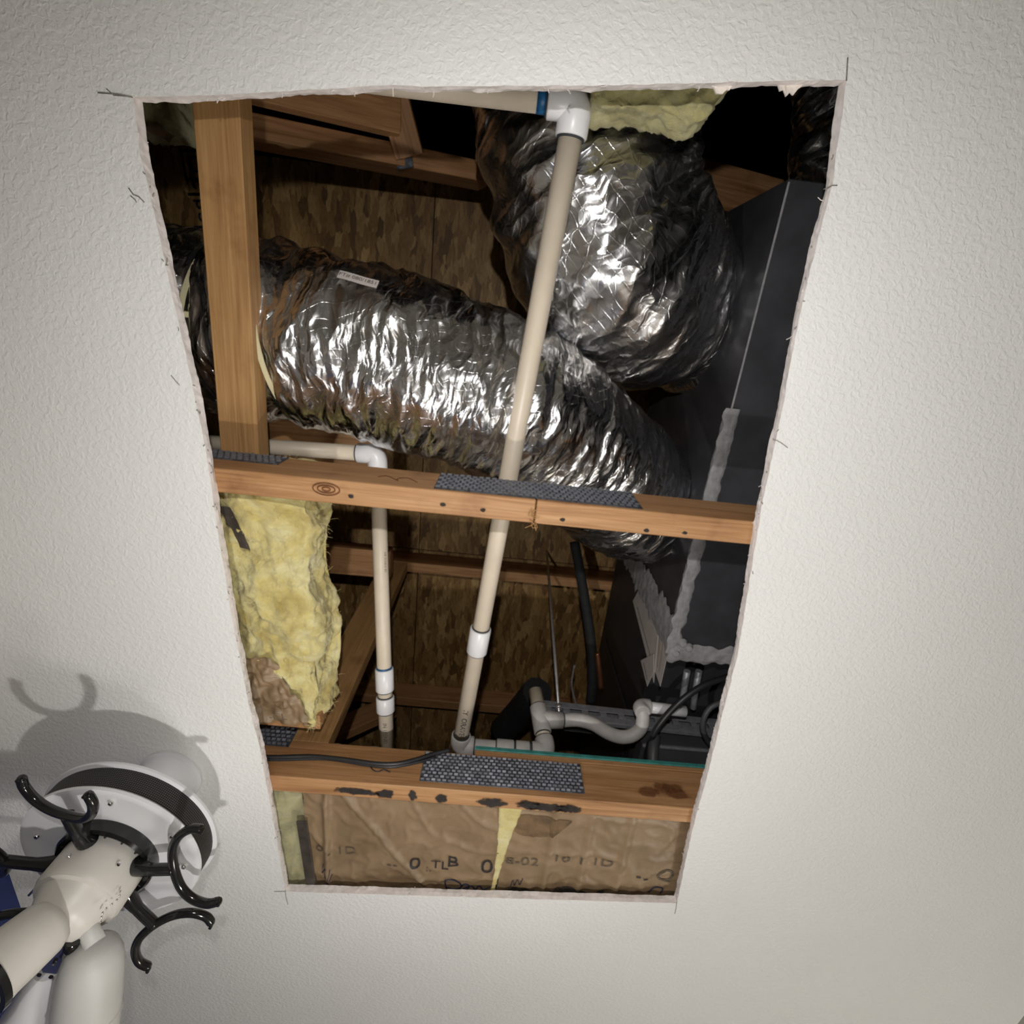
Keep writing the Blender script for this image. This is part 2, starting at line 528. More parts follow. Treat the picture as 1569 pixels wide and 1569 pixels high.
def lathe(name, prof, centre, mat, parent=None, seg=48, axis=ZDIR, smooth=True, sharp=40):
    axis = Vector(axis).normalized()
    ref = Vector((1, 0, 0)) if abs(axis.x) < 0.9 else Vector((0, 1, 0))
    x = (ref - axis * ref.dot(axis)).normalized(); y = axis.cross(x)
    V, Fc, U = [], [], []
    c = Vector(centre)
    s = 0.0
    ss = [0.0]
    for i in range(1, len(prof)):
        s += math.hypot(prof[i][0] - prof[i - 1][0], prof[i][1] - prof[i - 1][1]); ss.append(s)
    for (r, h) in prof:
        for k in range(seg):
            a = 2 * math.pi * k / seg
            V.append(c + axis * h + (x * math.cos(a) + y * math.sin(a)) * max(r, 1e-5))
    rm = max(p[0] for p in prof)
    for i in range(len(prof) - 1):
        for k in range(seg):
            k2 = (k + 1) % seg
            Fc.append((i * seg + k, i * seg + k2, (i + 1) * seg + k2, (i + 1) * seg + k))
            ua, ub = 2 * math.pi * rm * k / seg, 2 * math.pi * rm * (k + 1) / seg
            U.append(((ua, ss[i]), (ub, ss[i]), (ub, ss[i + 1]), (ua, ss[i + 1])))
    o = mesh(name, V, Fc, mat, parent, smooth, U)
    bm = bmesh.new(); bm.from_mesh(o.data)
    bmesh.ops.remove_doubles(bm, verts=bm.verts, dist=2e-5)
    bmesh.ops.recalc_face_normals(bm, faces=bm.faces)
    for e in bm.edges:
        if len(e.link_faces) == 2 and e.calc_face_angle(0) > math.radians(sharp):
            e.smooth = False
    bm.to_mesh(o.data); bm.free()
    return o

def fbm(p, o=4):
    return noise.fractal(p, 0.9, 2.1, o)

def box_surface(res, fn):
    """closed box over the unit cube mapped by fn(s,t,r); r=0 is the underside"""
    ns, nt_, nr = res
    bm = bmesh.new()
    cache = {}
    def vert(i, j, k):
        key = (i, j, k)
        if key not in cache:
            cache[key] = bm.verts.new(fn(i / ns, j / nt_, k / nr))
        return cache[key]
    for i in range(ns):
        for j in range(nt_):
            for k in (0, nr):
                bm.faces.new((vert(i, j, k), vert(i + 1, j, k), vert(i + 1, j + 1, k), vert(i, j + 1, k)))
    for i in range(ns):
        for k in range(nr):
            for j in (0, nt_):
                bm.faces.new((vert(i, j, k), vert(i + 1, j, k), vert(i + 1, j, k + 1), vert(i, j, k + 1)))
    for j in range(nt_):
        for k in range(nr):
            for i in (0, ns):
                bm.faces.new((vert(i, j, k), vert(i, j + 1, k), vert(i, j + 1, k + 1), vert(i, j, k + 1)))
    bmesh.ops.recalc_face_normals(bm, faces=bm.faces)
    bm.normal_update()
    return bm

def fluffy(name, fn, res, mat, parent=None, amp=0.012, freq=14.0, fine=0.005, ffreq=55.0):
    bm = box_surface(res, fn)
    nn = {v: v.normal.copy() for v in bm.verts}
    for v in bm.verts:
        p = v.co
        d = amp * fbm(p * freq, 4) + fine * fbm(p * ffreq + Vector((3, 1, 7)), 4)
        v.co = p + nn[v] * d
    return from_bm(name, bm, mat, parent, True)

def fibres(name, src, parent, count, seed, L=0.016, mat='batt'):
    r_ = random.Random(seed)
    vs_ = src.data.vertices
    parts = []
    for k in range(count):
        v = vs_[r_.randrange(len(vs_))]
        p = v.co.copy()
        d = (v.normal * r_.uniform(0.1, 0.8) + Vector((r_.uniform(-1, 1), r_.uniform(-1, 1), r_.uniform(-1, 1)))).normalized()
        c = Vector((r_.uniform(-1, 1), r_.uniform(-1, 1), r_.uniform(-1, 1))) * 0.5
        l = L * r_.uniform(0.4, 1.2)
        p1 = p + d * l * 0.5; p2 = p1 + (d + c).normalized() * l * 0.5
        parts.append(tube_geo([p - d * 0.002, p1, p2], [0.00035, 0.0003, 0.00015], 3))
    V, Fc = merge_geo(parts)
    return tag(mesh(name, V, Fc, mat, parent), kind='stuff')

def interp(tbl, t):
    if t <= tbl[0][0]: return tbl[0][1]
    for (a, va), (b, vb) in zip(tbl, tbl[1:]):
        if t <= b:
            return va + (vb - va) * (t - a) / (b - a)
    return tbl[-1][1]

def text_verts(s, size):
    cu = bpy.data.curves.new('lettering', 'FONT')
    cu.body = s; cu.size = size; cu.align_x = 'CENTER'; cu.align_y = 'CENTER'
    cu.resolution_u = 3
    ob = bpy.data.objects.new('lettering', cu)
    COL.objects.link(ob)
    dg = bpy.context.evaluated_depsgraph_get()
    me = bpy.data.meshes.new_from_object(ob.evaluated_get(dg))
    V = [v.co.copy() for v in me.vertices]; Fc = [tuple(p.vertices) for p in me.polygons]
    bpy.data.objects.remove(ob); bpy.data.curves.remove(cu); bpy.data.meshes.remove(me)
    return V, Fc

def lettering(s, size, fn, mat, parent, name='printed_text', sx=1.0, split=False):
    V, Fc = text_verts(s, size)
    if not split:
        return tag(mesh(name, [fn(v.x * sx, v.y) for v in V], Fc, mat, parent), kind='stuff')
    par = list(range(len(V)))
    def find(i):
        while par[i] != i:
            par[i] = par[par[i]]; i = par[i]
        return i
    for f in Fc:
        for i in f[1:]:
            par[find(i)] = find(f[0])
    groups = {}
    for f in Fc:
        groups.setdefault(find(f[0]), []).append(f)
    for fs in groups.values():
        ids = sorted({i for f in fs for i in f}); mp_ = {i: k for k, i in enumerate(ids)}
        mesh('printed_character', [fn(V[i].x * sx, V[i].y) for i in ids], [tuple(mp_[i] for i in f) for f in fs], mat, parent)

# ------------------------------------------------------------------ the room
UL, UR, VB, VF = -0.906, 1.362, -1.75, 2.75
def slab(name, u0, u1, v0, v1, h0, h1, mat):
    return tag(box_uvh(name, u0, u1, v0, v1, h0, h1, mat, None, 0), kind='structure')
slab('floor', UL, UR, VB, VF, -1.80, -1.70, 'floor')
slab('wall_left', UL - 0.1, UL, VB, 0.82, -1.70, H_CEIL, 'beige_wall')
slab('wall_left', UL - 0.1, UL, 0.82, VF, -1.70, H_CEIL, 'blue_wall')
slab('wall_right', UR, UR + 0.1, VB, VF, -1.70, H_CEIL, 'beige_wall')
slab('wall_front', UL, UR, VF, VF + 0.1, -1.70, H_CEIL, 'beige_wall')
slab('wall_back', UL, UR, VB - 0.1, VB, -1.70, H_CEIL, 'beige_wall')

# the ceiling with the sawn opening
EDGE_L = [(203, 148), (215, 235), (246, 370), (270, 480), (297, 600), (317, 700), (336, 830), (356, 950), (381, 1080), (399, 1150), (420, 1265), (437, 1366)]
EDGE_B = [(437, 1366), (600, 1371), (800, 1377), (1037, 1384)]
EDGE_R = [(1037, 1384), (1061, 1270), (1086, 1180), (1108, 1090), (1131, 1000), (1147, 900), (1166, 780), (1196, 640), (1226, 480), (1252, 370), (1276, 280), (1297, 122)]
EDGE_T = [(1297, 122), (1100, 126), (900, 131), (640, 132), (600, 130), (400, 142), (300, 147), (203, 148)]
loop_px = []
for seg_ in (EDGE_L, EDGE_B, EDGE_R, EDGE_T):
    loop_px += seg_[:-1]
loop_w = [at(x, y, H_CEIL) for x, y in loop_px]
cen = sum(loop_w, Vector()) / len(loop_w)
low, mid, top = [], [], []
for i, p in enumerate(loop_w):
    q = loop_w[(i + 1) % len(loop_w)]
    L = (q - p).length
    n = max(2, int(L / 0.0055))
    d = (q - p).normalized()
    inward = Vector((-d.y, d.x, 0))
    if inward.dot(cen - p) < 0: inward = -inward
    for k in range(n):
        c = p.lerp(q, k / n)
        j0 = 0.0011 * noise.noise(c * 60) + 0.0006 * noise.noise(c * 230)
        j1 = 0.0011 * noise.noise(c * 30 + Vector((9, 0, 0))) + 0.0008 * noise.noise(c * 150)
        j2 = 0.0022 * noise.noise(c * 22 + Vector((0, 5, 0))) + 0.0014 * noise.noise(c * 130) + 0.0004
        low.append(c + inward * j0)
        mid.append(c + inward * (0.0005 + j1) + Vector((0, 0, 0.007)))
        top.append(c + inward * j2 + Vector((0, 0, H_TOP - H_CEIL)))
bm = bmesh.new()
outer = [rw(UL, VB, H_CEIL), rw(UR, VB, H_CEIL), rw(UR, VF, H_CEIL), rw(UL, VF, H_CEIL)]
def ring(pts):
    vs_ = [bm.verts.new(p) for p in pts]
    return vs_, [bm.edges.new((vs_[i], vs_[(i + 1) % len(vs_)])) for i in range(len(vs_))]
ov, oe = ring(outer); lv, le = ring(low)
bmesh.ops.triangle_fill(bm, use_beauty=True, edges=oe + le)
dz = Vector((0, 0, H_TOP - H_CEIL))
ov2, oe2 = ring([p + dz for p in outer]); tv, te = ring(top)
bmesh.ops.triangle_fill(bm, use_beauty=True, edges=oe2 + te)
for f in bm.faces:
    up = f.calc_center_median().z > CAM.z + (H_CEIL + H_TOP) / 2
    f.normal_update()
    if (f.normal.z > 0) != up: f.normal_flip()
ceiling = from_bm('ceiling', bm, 'ceiling')
tag(ceiling, kind='structure')
n = len(low)
V = low + mid + top
Fc = []
for i in range(n):
    j = (i + 1) % n
    Fc.append((i, j, n + j, n + i)); Fc.append((n + i, n + j, 2 * n + j, 2 * n + i))
mesh('cut_edge', V, Fc, 'gypsum', ceiling)

# overcut saw marks, fuzz and torn paper round the opening
def fibre(pts, r=0.0006):
    return tube_geo(pts, r, 4)
def saw_mark(pts_px, w=0.0007):
    pts = [at(x, y, H_CEIL - 0.0006) for x, y in pts_px]
    tube('saw_mark', pts, w, 'saw', ceiling, 5)
saw_mark([(150, 142), (178, 144), (203, 149)])
saw_mark([(163, 136), (174, 146), (200, 148)], 0.0005)
saw_mark([(1299, 88), (1298, 105), (1297, 124)])
saw_mark([(437, 1364), (438, 1374), (441, 1386)], 0.0006)
saw_mark([(1037, 1382), (1036, 1392), (1034, 1400)], 0.0006)
saw_mark([(197, 288), (204, 298), (212, 301), (221, 310)], 0.0007)
saw_mark([(200, 300), (207, 306), (209, 310)], 0.0006)
saw_mark([(1184, 672), (1196, 678), (1207, 686)], 0.0005)
saw_mark([(1262, 290), (1275, 284), (1283, 284)], 0.0006)
saw_mark([(262, 575), (270, 585), (275, 590)], 0.0005)
saw_mark([(420, 1366), (437, 1366)], 0.0005)
parts = []
rnd = random.Random(3)
for k in range(150):
    i = rnd.randrange(n)
    p = low[i].lerp(top[i], rnd.random() * 0.9)
    inw = (cen - p); inw.z = 0; inw.normalize()
    t = Vector((rnd.uniform(-1, 1), rnd.uniform(-1, 1), rnd.uniform(-1.0, 0.2)))
    L = rnd.uniform(0.002, 0.009)
    q1 = p + (inw * 0.5 + t).normalized() * L * 0.5
    q2 = q1 + (inw * 0.4 + t + Vector((rnd.uniform(-1, 1), rnd.uniform(-1, 1), 0))).normalized() * L * 0.5
    parts.append(fibre([p, q1, q2], 0.00045))
V, Fc = merge_geo(parts)
tag(mesh('paper_fuzz', V, Fc, 'gypsum', ceiling), kind='stuff')
parts = []
for k in range(70):
    e_ = EDGE_L if rnd.random() < 0.7 else EDGE_R
    i = rnd.randrange(1, len(e_) - 1)
    f = rnd.random()
    x = e_[i][0] + (e_[i + 1][0] - e_[i][0]) * f; y = e_[i][1] + (e_[i + 1][1] - e_[i][1]) * f
    p = at(x + rnd.uniform(-3, 6) * (1 if e_ is EDGE_L else -1), y, H_CEIL - 0.0003)
    p.z += rnd.choice((0, 0, 0.004))
    q = p + Vector((rnd.uniform(-.003, .003), rnd.uniform(-.005, .005), -0.0006))
    parts.append(fibre([p, p.lerp(q, 0.5) + Vector((rnd.uniform(-.001, .001), 0, 0)), q], 0.0006))
V, Fc = merge_geo(parts)
tag(mesh('paper_fuzz', V, Fc, 'saw', ceiling), kind='stuff')
def torn(px, py, w, hgt, seed):
    r_ = random.Random(seed)
    c = at(px, py, H_TOP - 0.002)
    V, Fc = [], []
    m_ = 9
    for i in range(m_ + 1):
        s = i / m_
        x = (s - 0.5) * w
        d = hgt * (math.sin(math.pi * s) ** 0.7) * r_.uniform(0.65, 1.1)
        for k, t in enumerate((0, 0.5, 1.0)):
            V.append(c + Vector((x, -0.004 + d * t, -0.001 - 0.003 * t + r_.uniform(-0.0008, 0.0008))))
        for k, t in enumerate((0, 0.5, 1.0)):
            V.append(c + Vector((x, -0.004 + d * t, 0.0012 - 0.003 * t)))
    for i in range(m_):
        a, b = i * 6, (i + 1) * 6
        for k in range(2):
            Fc.append((a + k, b + k, b + k + 1, a + k + 1)); Fc.append((a + 3 + k, a + 4 + k, b + 4 + k, b + 3 + k))
        Fc.append((a + 2, b + 2, b + 5, a + 5))
    mesh('torn_paper', V, Fc, 'paper', ceiling)
torn(955, 130, 0.022, 0.008, 1); torn(1035, 128, 0.020, 0.008, 2); torn(1105, 128, 0.034, 0.016, 3); torn(1208, 127, 0.036, 0.018, 4)
torn(610, 132, 0.05, 0.006, 5); torn(660, 133, 0.06, 0.006, 6); torn(420, 143, 0.03, 0.006, 8)

# ------------------------------------------------------------------ roof deck of OSB sheets
H_DECK = 1.745
deck = bpy.data.objects.new('roof_deck', None); COL.objects.link(deck)
deck.location = rw(0, 0.9, H_DECK); tag(deck, 'brown oriented strand board roof deck seen from inside the attic', kind='structure')
us = [-2.0, -0.84, -0.268, 0.95, 2.0]
vs_e = [-0.392, 0.826, 2.04, 3.2]
for i in range(len(us) - 1):
    for j in range(len(vs_e) - 1):
        box_uvh('osb_panel', us[i] + 0.0015, us[i + 1] - 0.0015, vs_e[j] + 0.0015, vs_e[j + 1] - 0.0015, H_DECK + 0.001 * ((i + j) % 2), H_DECK + 0.012, 'osb', deck, 0)
def deck_text(s, size, px, py, ang=0):
    o = at(px, py, H_DECK - 0.0012)
    ca, sa = math.cos(ang), math.sin(ang)
    lettering(s, size, lambda x, y: o + Vector((x * ca - y * sa, -(x * sa + y * ca), 0)), 'ink', deck, split=True)
deck_text('EIssIa', 0.085, 309, 325, math.pi / 2)
deck_text('II -', 0.07, 306, 290, math.pi / 2)
o = at(300, 253, H_DECK - 0.0012)
rim = []
for (x0, x1, y0, y1) in ((-.04, .04, -.04, -.032), (-.04, .04, .032, .04), (-.04, -.032, -.04, .04), (.032, .04, -.04, .04)):
    a = [o + Vector((x, y, 0)) for x, y in ((x0, y0), (x1, y0), (x1, y1), (x0, y1))]
    rim.append((a, [(0, 1, 2, 3)]))
V, Fc = merge_geo(rim)
mesh('stamp_box', V, Fc, 'ink', deck)
lettering('O', 0.06, lambda x, y: o + Vector((x, -y, 0)), 'ink', deck, split=True)

# ------------------------------------------------------------------ trusses
def truss_plate(name, corners_px, v_face, h_lo, h_hi, u0, u1, parent, n_rows=6, side=-1):
    """galvanised toothed plate on the side face of a chord"""
    p = box_uvh(name, u0, u1, v_face - 0.0016, v_face, h_lo, h_hi, 'plate', parent, 0.0004)
    teeth = []
    L = u1 - u0
    n_c = int(L / 0.0105)
    rh = (h_hi - h_lo) / n_rows
    r_ = random.Random(int(u0 * 1000) & 255)
    for r in range(n_rows):
        for c in range(n_c):
            uu = u0 + (c + 0.5 + 0.5 * (r % 2)) * L / (n_c + 0.5)
            hh = h_lo + (r + 0.5) * rh
            if uu > u1 - 0.004: continue
            w, k = 0.0036, rh * 0.22
            vv = v_face - 0.0018
            lift = 0.0012 + 0.0012 * r_.random()
            pts = [rw(uu - w, vv, hh - k), rw(uu + w, vv, hh - k), rw(uu + w, vv - lift, hh + k), rw(uu - w, vv - lift, hh + k), rw(uu - w, vv, hh + k), rw(uu + w, vv, hh + k)]
            teeth.append((pts, [(0, 1, 2, 3), (3, 2, 5, 4), (0, 3, 4), (1, 5, 2)]))
    V, Fc = merge_geo(teeth)
    tag(mesh('punched_teeth', V, Fc, 'tooth', p), kind='stuff')
    return p

def blotch(name, cu_, cv_, h, ru, rv, mat, parent, seed, plane='bottom', n=26):
    r_ = random.Random(seed)
    V = []
    off = r_.random() * 50
    for k in range(n):
        a = 2 * math.pi * k / n
        q = 1 + 0.35 * noise.noise(Vector((math.cos(a) * 1.6, math.sin(a) * 1.6, off)))
        x, y = math.cos(a) * ru * q, math.sin(a) * rv * q
        V.append(rw(cu_ + x, cv_ + y, h) if plane == 'bottom' else rw(cu_ + x, cv_, h + y))
    c = sum(V, Vector()) / n
    V = [c + (p - c) * f for f in (1.25, 0.95, 0.6) for p in V] + [c]
    Fc = []
    for i in range(2):
        for k in range(n):
            Fc.append((i * n + k, i * n + (k + 1) % n, (i + 1) * n + (k + 1) % n, (i + 1) * n + k))
    Fc += [(2 * n + k, 2 * n + (k + 1) % n, 3 * n) for k in range(n)]
    o = mesh(name, V, Fc, mat, parent)
    at_ = o.data.attributes.new('fade', 'FLOAT', 'POINT')
    for i in range(len(V)):
        at_.data[i].value = (0.0, 0.45, 0.85, 1.0)[min(3, i // n)]
    return o

def uvp(px, py, h):
    return uv_of(at(px, py, h))

C_H0, C_H1 = H_CHORD, H_CHORD + 0.089
# middle truss
V1 = 0.241
t1 = empty('roof_truss', rw(0, V1 + 0.019, H_CHORD), 'orange lumber roof truss crossing the middle of the opening above the yellow batt', 'roof truss', 'roof trusses')
box_uvh('bottom_chord', -1.3, 0.0622, V1, V1 + 0.038, C_H0, C_H1, 'wood', t1)
box_uvh('bottom_chord', 0.0638, 1.6, V1, V1 + 0.038, C_H0 - 0.001, C_H1, 'wood', t1)
box_uvh('top_chord', -1.6, 1.8, V1, V1 + 0.038, 1.655, 1.744, 'wood', t1)
ul0 = uvp(318, 705, C_H0 + 0.06)[0]; ul1 = uvp(432, 712, C_H0 + 0.06)[0]
truss_plate('truss_plate', None, V1, C_H0 + 0.045, C_H1 - 0.002, ul0 - 0.03, ul1, t1, 4)
ul0 = uvp(668, 740, C_H0 + 0.03)[0]; ul1 = uvp(980, 770, C_H0 + 0.03)[0]
truss_plate('truss_plate', None, V1, C_H0 + 0.006, C_H1 - 0.004, ul0, ul1, t1, 7)
for px, py in ((538, 760), (679, 773), (740, 781), (862, 796), (1049, 816), (990, 812)):
    u_, v_ = uvp(px, py, C_H0)
    blotch('nail_hole', u_, v_, C_H0 - 0.0016, 0.0048, 0.0034, 'stain', t1, px)
u_, v_ = uvp(500, 742, C_H0)
for k, (a_, b_) in enumerate(((0.020, 0.0095), (0.013, 0.006), (0.006, 0.003))):
    rr = []
    for q in range(28):
        an = 2 * math.pi * q / 28
        rr.append(rw(u_ + math.cos(an) * a_, V1 + 0.0155 + math.sin(an) * b_, C_H0 - 0.0012))
    tube('knot_ring', rr + [rr[0]], 0.0009, 'knot', t1, 4)
pts = [at(x, y, C_H0 + 0.03) for x, y in ((578, 732), (590, 735), (610, 740), (608, 733), (622, 740), (640, 746))]
pts = [rw(uv_of(p)[0], V1 - 0.0008, C_H0 + 0.035 + 0.01 * math.sin(i * 2.1)) for i, p in enumerate(pts)]
tube('pencil_scribble', catmull(pts, 5), 0.0007, 'knot', t1, 4)
parts = []
r_ = random.Random(5)
for k in range(14):
    p = rw(0.063 + r_.uniform(-0.006, 0.004), V1 + r_.uniform(0.012, 0.040), C_H0 - 0.001)
    parts.append(fibre([p, p + Vector((r_.uniform(-.006, .006), r_.uniform(0, .007), -0.002)), p + Vector((r_.uniform(-.01, .01), r_.uniform(0.002, .012), -0.003))], 0.0006))
V, Fc = merge_geo(parts)
mesh('splinter', V, Fc, 'wood_pale', t1)

# far truss
V2 = 0.840
t2 = empty('roof_truss', rw(0, V2 + 0.019, H_CHORD), 'stained lumber roof truss at the far end of the opening, black blotches on its edge', 'roof truss', 'roof trusses')
box_uvh('bottom_chord', -1.3, 1.6, V2, V2 + 0.038, C_H0, C_H1, 'wood', t2)
box_uvh('top_chord', -1.6, 1.8, V2, V2 + 0.038, 1.655, 1.744, 'wood', t2)
pw = at(470, 1150, C_H1); uw = uv_of(pw)[0]
plank('web_post', rw(uw, V2 + 0.019, C_H1 - 0.001), rw(uw + 0.0, V2 + 0.019, 1.654), 0.089, 0.038, VDIR, 'wood_pale', t2)
ul0 = uvp(645, 1195, C_H0 + 0.04)[0]; ul1 = uvp(892, 1205, C_H0 + 0.04)[0]
truss_plate('truss_plate', None, V2, C_H0 + 0.014, C_H1 - 0.004, ul0, ul1, t2, 9)
ul1 = uvp(455, 1135, C_H1 + 0.02)[0]
truss_plate('truss_plate', None, V2, C_H1 - 0.02, C_H1 + 0.062, ul1 - 0.12, ul1, t2, 8)
for px, py, a_, b_ in ((545, 1212, 0.045, 0.010), (590, 1216, 0.020, 0.012), (633, 1219, 0.008, 0.015), (676, 1224, 0.014, 0.013), (755, 1229, 0.030, 0.012), (835, 1240, 0.052, 0.012), (870, 1243, 0.03, 0.012), (810, 1236, 0.03, 0.013)):
    u_, v_ = uvp(px, py, C_H0)
    v_ = min(max(v_, V2 + 0.008 + b_ * 0.6), V2 + 0.036 - b_)
    blotch('mould_blotch', u_, v_, C_H0 - 0.0013 - 0.0001 * (px % 5), a_, b_, 'stain', t2, px)
for k, (px, py) in enumerate(((990, 1225), (1015, 1232), (1035, 1225), (1025, 1243))):
    u_, v_ = uvp(px, py, C_H0 + 0.03)
    blotch('resin_stain', u_, V2 - 0.0012 - 0.0002 * k, C_H0 + 0.03 + 0.012 * (k % 2), 0.026, 0.013, 'resin', t2, px, 'side')

# near truss (only its upper members show, left of the big duct) and the one beyond the far truss
t0 = empty('roof_truss', rw(-0.3, -0.36, 1.15), 'brown lumber truss members in the upper left corner behind the upright board', 'roof truss', 'roof trusses')
plank('rafter', at(225, 170, 1.10), at(745, 272, 1.40), 0.040, 0.088, ZDIR, 'wood', t0)
plank('diagonal_web', at(300, 88, 1.10), at(612, 168, 1.24), 0.038, 0.092, VDIR, 'wood', t0)
plank('diagonal_web', at(590, 100, 1.22), at(628, 240, 1.27), 0.060, 0.030, ZDIR, 'wood', t0)
plank('truss_plate', at(606, 246, 1.268), at(632, 243, 1.268), 0.034, 0.002, ZDIR, 'plate', t0)
plank('rafter', at(1030, 270, 1.50), at(1260, 330, 1.62), 0.10, 0.04, ZDIR, 'wood', t0)
t3 = empty('roof_truss', rw(0, 1.47, 1.65), 'shadowed lumber truss crossing under the roof deck beyond the two drain pipes', 'roof truss', 'roof trusses')
box_uvh('top_chord', -1.6, 1.8, 1.45, 1.488, 1.655, 1.744, 'wood', t3)
plank('web_board', rw(-0.95, 1.469, 1.1), rw(-0.33, 1.469, 1.62), 0.089, 0.036, VDIR, 'wood', t3)

# blocking under the duct beside the middle truss
b = plank('lumber_block', at(420, 668, 1.20), at(575, 682, 1.20), 0.10, 0.05, ZDIR, 'wood')
tag(b, 'short brown lumber block under the foil duct behind the white elbow', 'lumber block')
b = plank('lumber_block', at(480, 852, 1.38), at(600, 862, 1.38), 0.038, 0.089, VDIR, 'wood')
tag(b, 'dim lumber block behind the right edge of the yellow batt', 'lumber block')

# flat brace board laid over the trusses
u_a = at(379, 745, C_H1 + 0.02); u_b = at(334, 60, C_H1 + 0.02)
brace = plank('brace_board', Vector((u_a.x, u_a.y, CAM.z + C_H1 + 0.021)), Vector((u_b.x, u_b.y, CAM.z + C_H1 + 0.021)), 0.062, 0.038, ZDIR, 'wood_pale')
tag(brace, 'light brown lumber board running up the left side over the foil duct', 'board')

# platform over the far truss with its teal edge
ua = uvp(727, 1160, C_H1 + 0.01)[0]
plat = empty('platform_panel', rw(0.3, V2 + 0.1, C_H1), 'plywood platform panel with teal sealed edge resting on the far truss', 'platform')
box_uvh('panel', ua, 1.3, V2 - 0.001, V2 + 0.60, C_H1 + 0.0005, C_H1 + 0.0115, 'wood', plat, 0.0005)
box_uvh('teal_edge', ua, 1.3, V2 - 0.003, V2 + 0.598, C_H1 + 0.012, C_H1 + 0.021, 'teal', plat, 0.0005)

# ------------------------------------------------------------------ foil ducts
def duct(name, pts, rad, n_per, seg, seed, parent, ties=(), pitch=0.036, amp=1.0, tail_r=None):
    path = catmull(pts, n_per)
    dist = [0.0]
    for i in range(1, len(path)):
        dist.append(dist[-1] + (path[i] - path[i - 1]).length)
    total = dist[-1]
    n_s = int(total / 0.0042)
    res, j = [], 0
    for k in range(n_s + 1):
        s = total * k / n_s
        while j < len(dist) - 2 and dist[j + 1] < s: j += 1
        f = (s - dist[j]) / max(1e-9, dist[j + 1] - dist[j])
        res.append(path[j].lerp(path[j + 1], f))
    fr = frames(res)
    V = []
    for k, p in enumerate(res):
        s = total * k / n_s
        t, x, y = fr[k]
        rb = rad
        for ts, dep in ties:
            rb -= dep * math.exp(-((s - ts) / 0.017) ** 2)
        if tail_r and s > total - 0.22:
            f = (s - total + 0.22) / 0.22
            rb += (tail_r - rad) * f * f * (3 - 2 * f)
        for q in range(seg):
            a = 2 * math.pi * q / seg
            ca, sa = math.cos(a), math.sin(a)
            arc = a * rad
            # spiral wire ribs, diagonal folds and crumpling (periodic in angle)
            ph = s / pitch * 2 * math.pi + a + 1.4 * noise.noise(Vector((s * 6, ca * 1.2, sa * 1.2 + seed)))
            rib = 0.0007 * math.cos(ph)
            P3 = Vector((s * 17 + 0.8 * ca, ca * 0.8, sa * 0.8)) + Vector((seed, 0, seed * 2))
            fold = 1 - abs(noise.noise(P3)) * 2.4
            P4 = Vector((s * 44 + 1.4 * sa, ca * 1.5, sa * 1.5)) + Vector((0, seed, 0))
            f2 = 1 - abs(noise.noise(P4)) * 2.2
            P5 = Vector((s * 8 + 0.9 * ca, ca * 1.7, sa * 1.7)) + Vector((0, seed, 4))
            big = noise.noise(P5)
            sag = -0.004 * (1 if False else 0)
            d = amp * (rib + 0.0060 * fold + 0.0048 * f2 + 0.0080 * big)
            V.append(p + (x * ca + y * sa) * (rb + d))
    Fc, U = [], []
    for i in range(len(res) - 1):
        s0, s1 = total * i / n_s, total * (i + 1) / n_s
        for q in range(seg):
            q2 = (q + 1) % seg
            Fc.append((i * seg + q, i * seg + q2, (i + 1) * seg + q2, (i + 1) * seg + q))
            a0, a1 = 2 * math.pi * q / seg * rad, 2 * math.pi * (q + 1) / seg * rad
            U.append(((s0, a0), (s0, a1), (s1, a1), (s1, a0)))
    o = mesh(name, V, Fc, 'foil', parent, True, U)
    return o, res, fr, total

def tie_ring(name, c, t, x, y, r, parent, w=0.008, th=0.002):
    prof = [(r, -w / 2), (r + th, -w / 2), (r + th, w / 2), (r, w / 2), (r, -w / 2)]
    return lathe(name, prof, c, 'tie', parent, 64, t)

d1 = empty('flex_duct', at(600, 550, 0.83), 'long silver foil flexible duct lying across the opening from the left edge', 'duct', 'foil flexible ducts')
pts1 = [at(60, 470, 1.0), at(180, 482, 0.995), at(300, 497, 0.985), at(420, 512, 0.98), at(560, 542, 0.975), at(690, 582, 0.985), at(800, 634, 1.01), at(885, 692, 1.06), at(938, 738, 1.12), at(982, 772, 1.19), at(1030, 796, 1.26)]
cp_ = catmull(pts1, 10)
def s_at(px):
    acc = 0.0
    for a, b in zip(cp_, cp_[1:]):
        if proj(b)[0] > px: return acc
        acc += (b - a).length
    return acc
TS = (s_at(362), s_at(468))
o1, res1, fr1, tot1 = duct('foil_jacket', pts1, 0.150, 10, 150, 3.3, d1, ties=[(TS[0], 0.013), (TS[1], 0.013)], tail_r=0.118)
for ts, tilt in ((TS[0], 0.14), (TS[1], -0.22)):
    k = int(ts / tot1 * (len(res1) - 1))
    t, x, y = fr1[k]
    tt = (t + VDIR * 0.0 + Vector((0, tilt, 0))).normalized()
    ring_ = tie_ring('zip_tie', res1[k], tt, x, y, 0.1505, d1)
    if tilt > 0:
        hp = at(289, 482, 0.838)
        plank('tie_buckle', hp - UDIR * 0.006, hp + UDIR * 0.008, 0.009, 0.007, ZDIR, 'tie', ring_, 0.001)
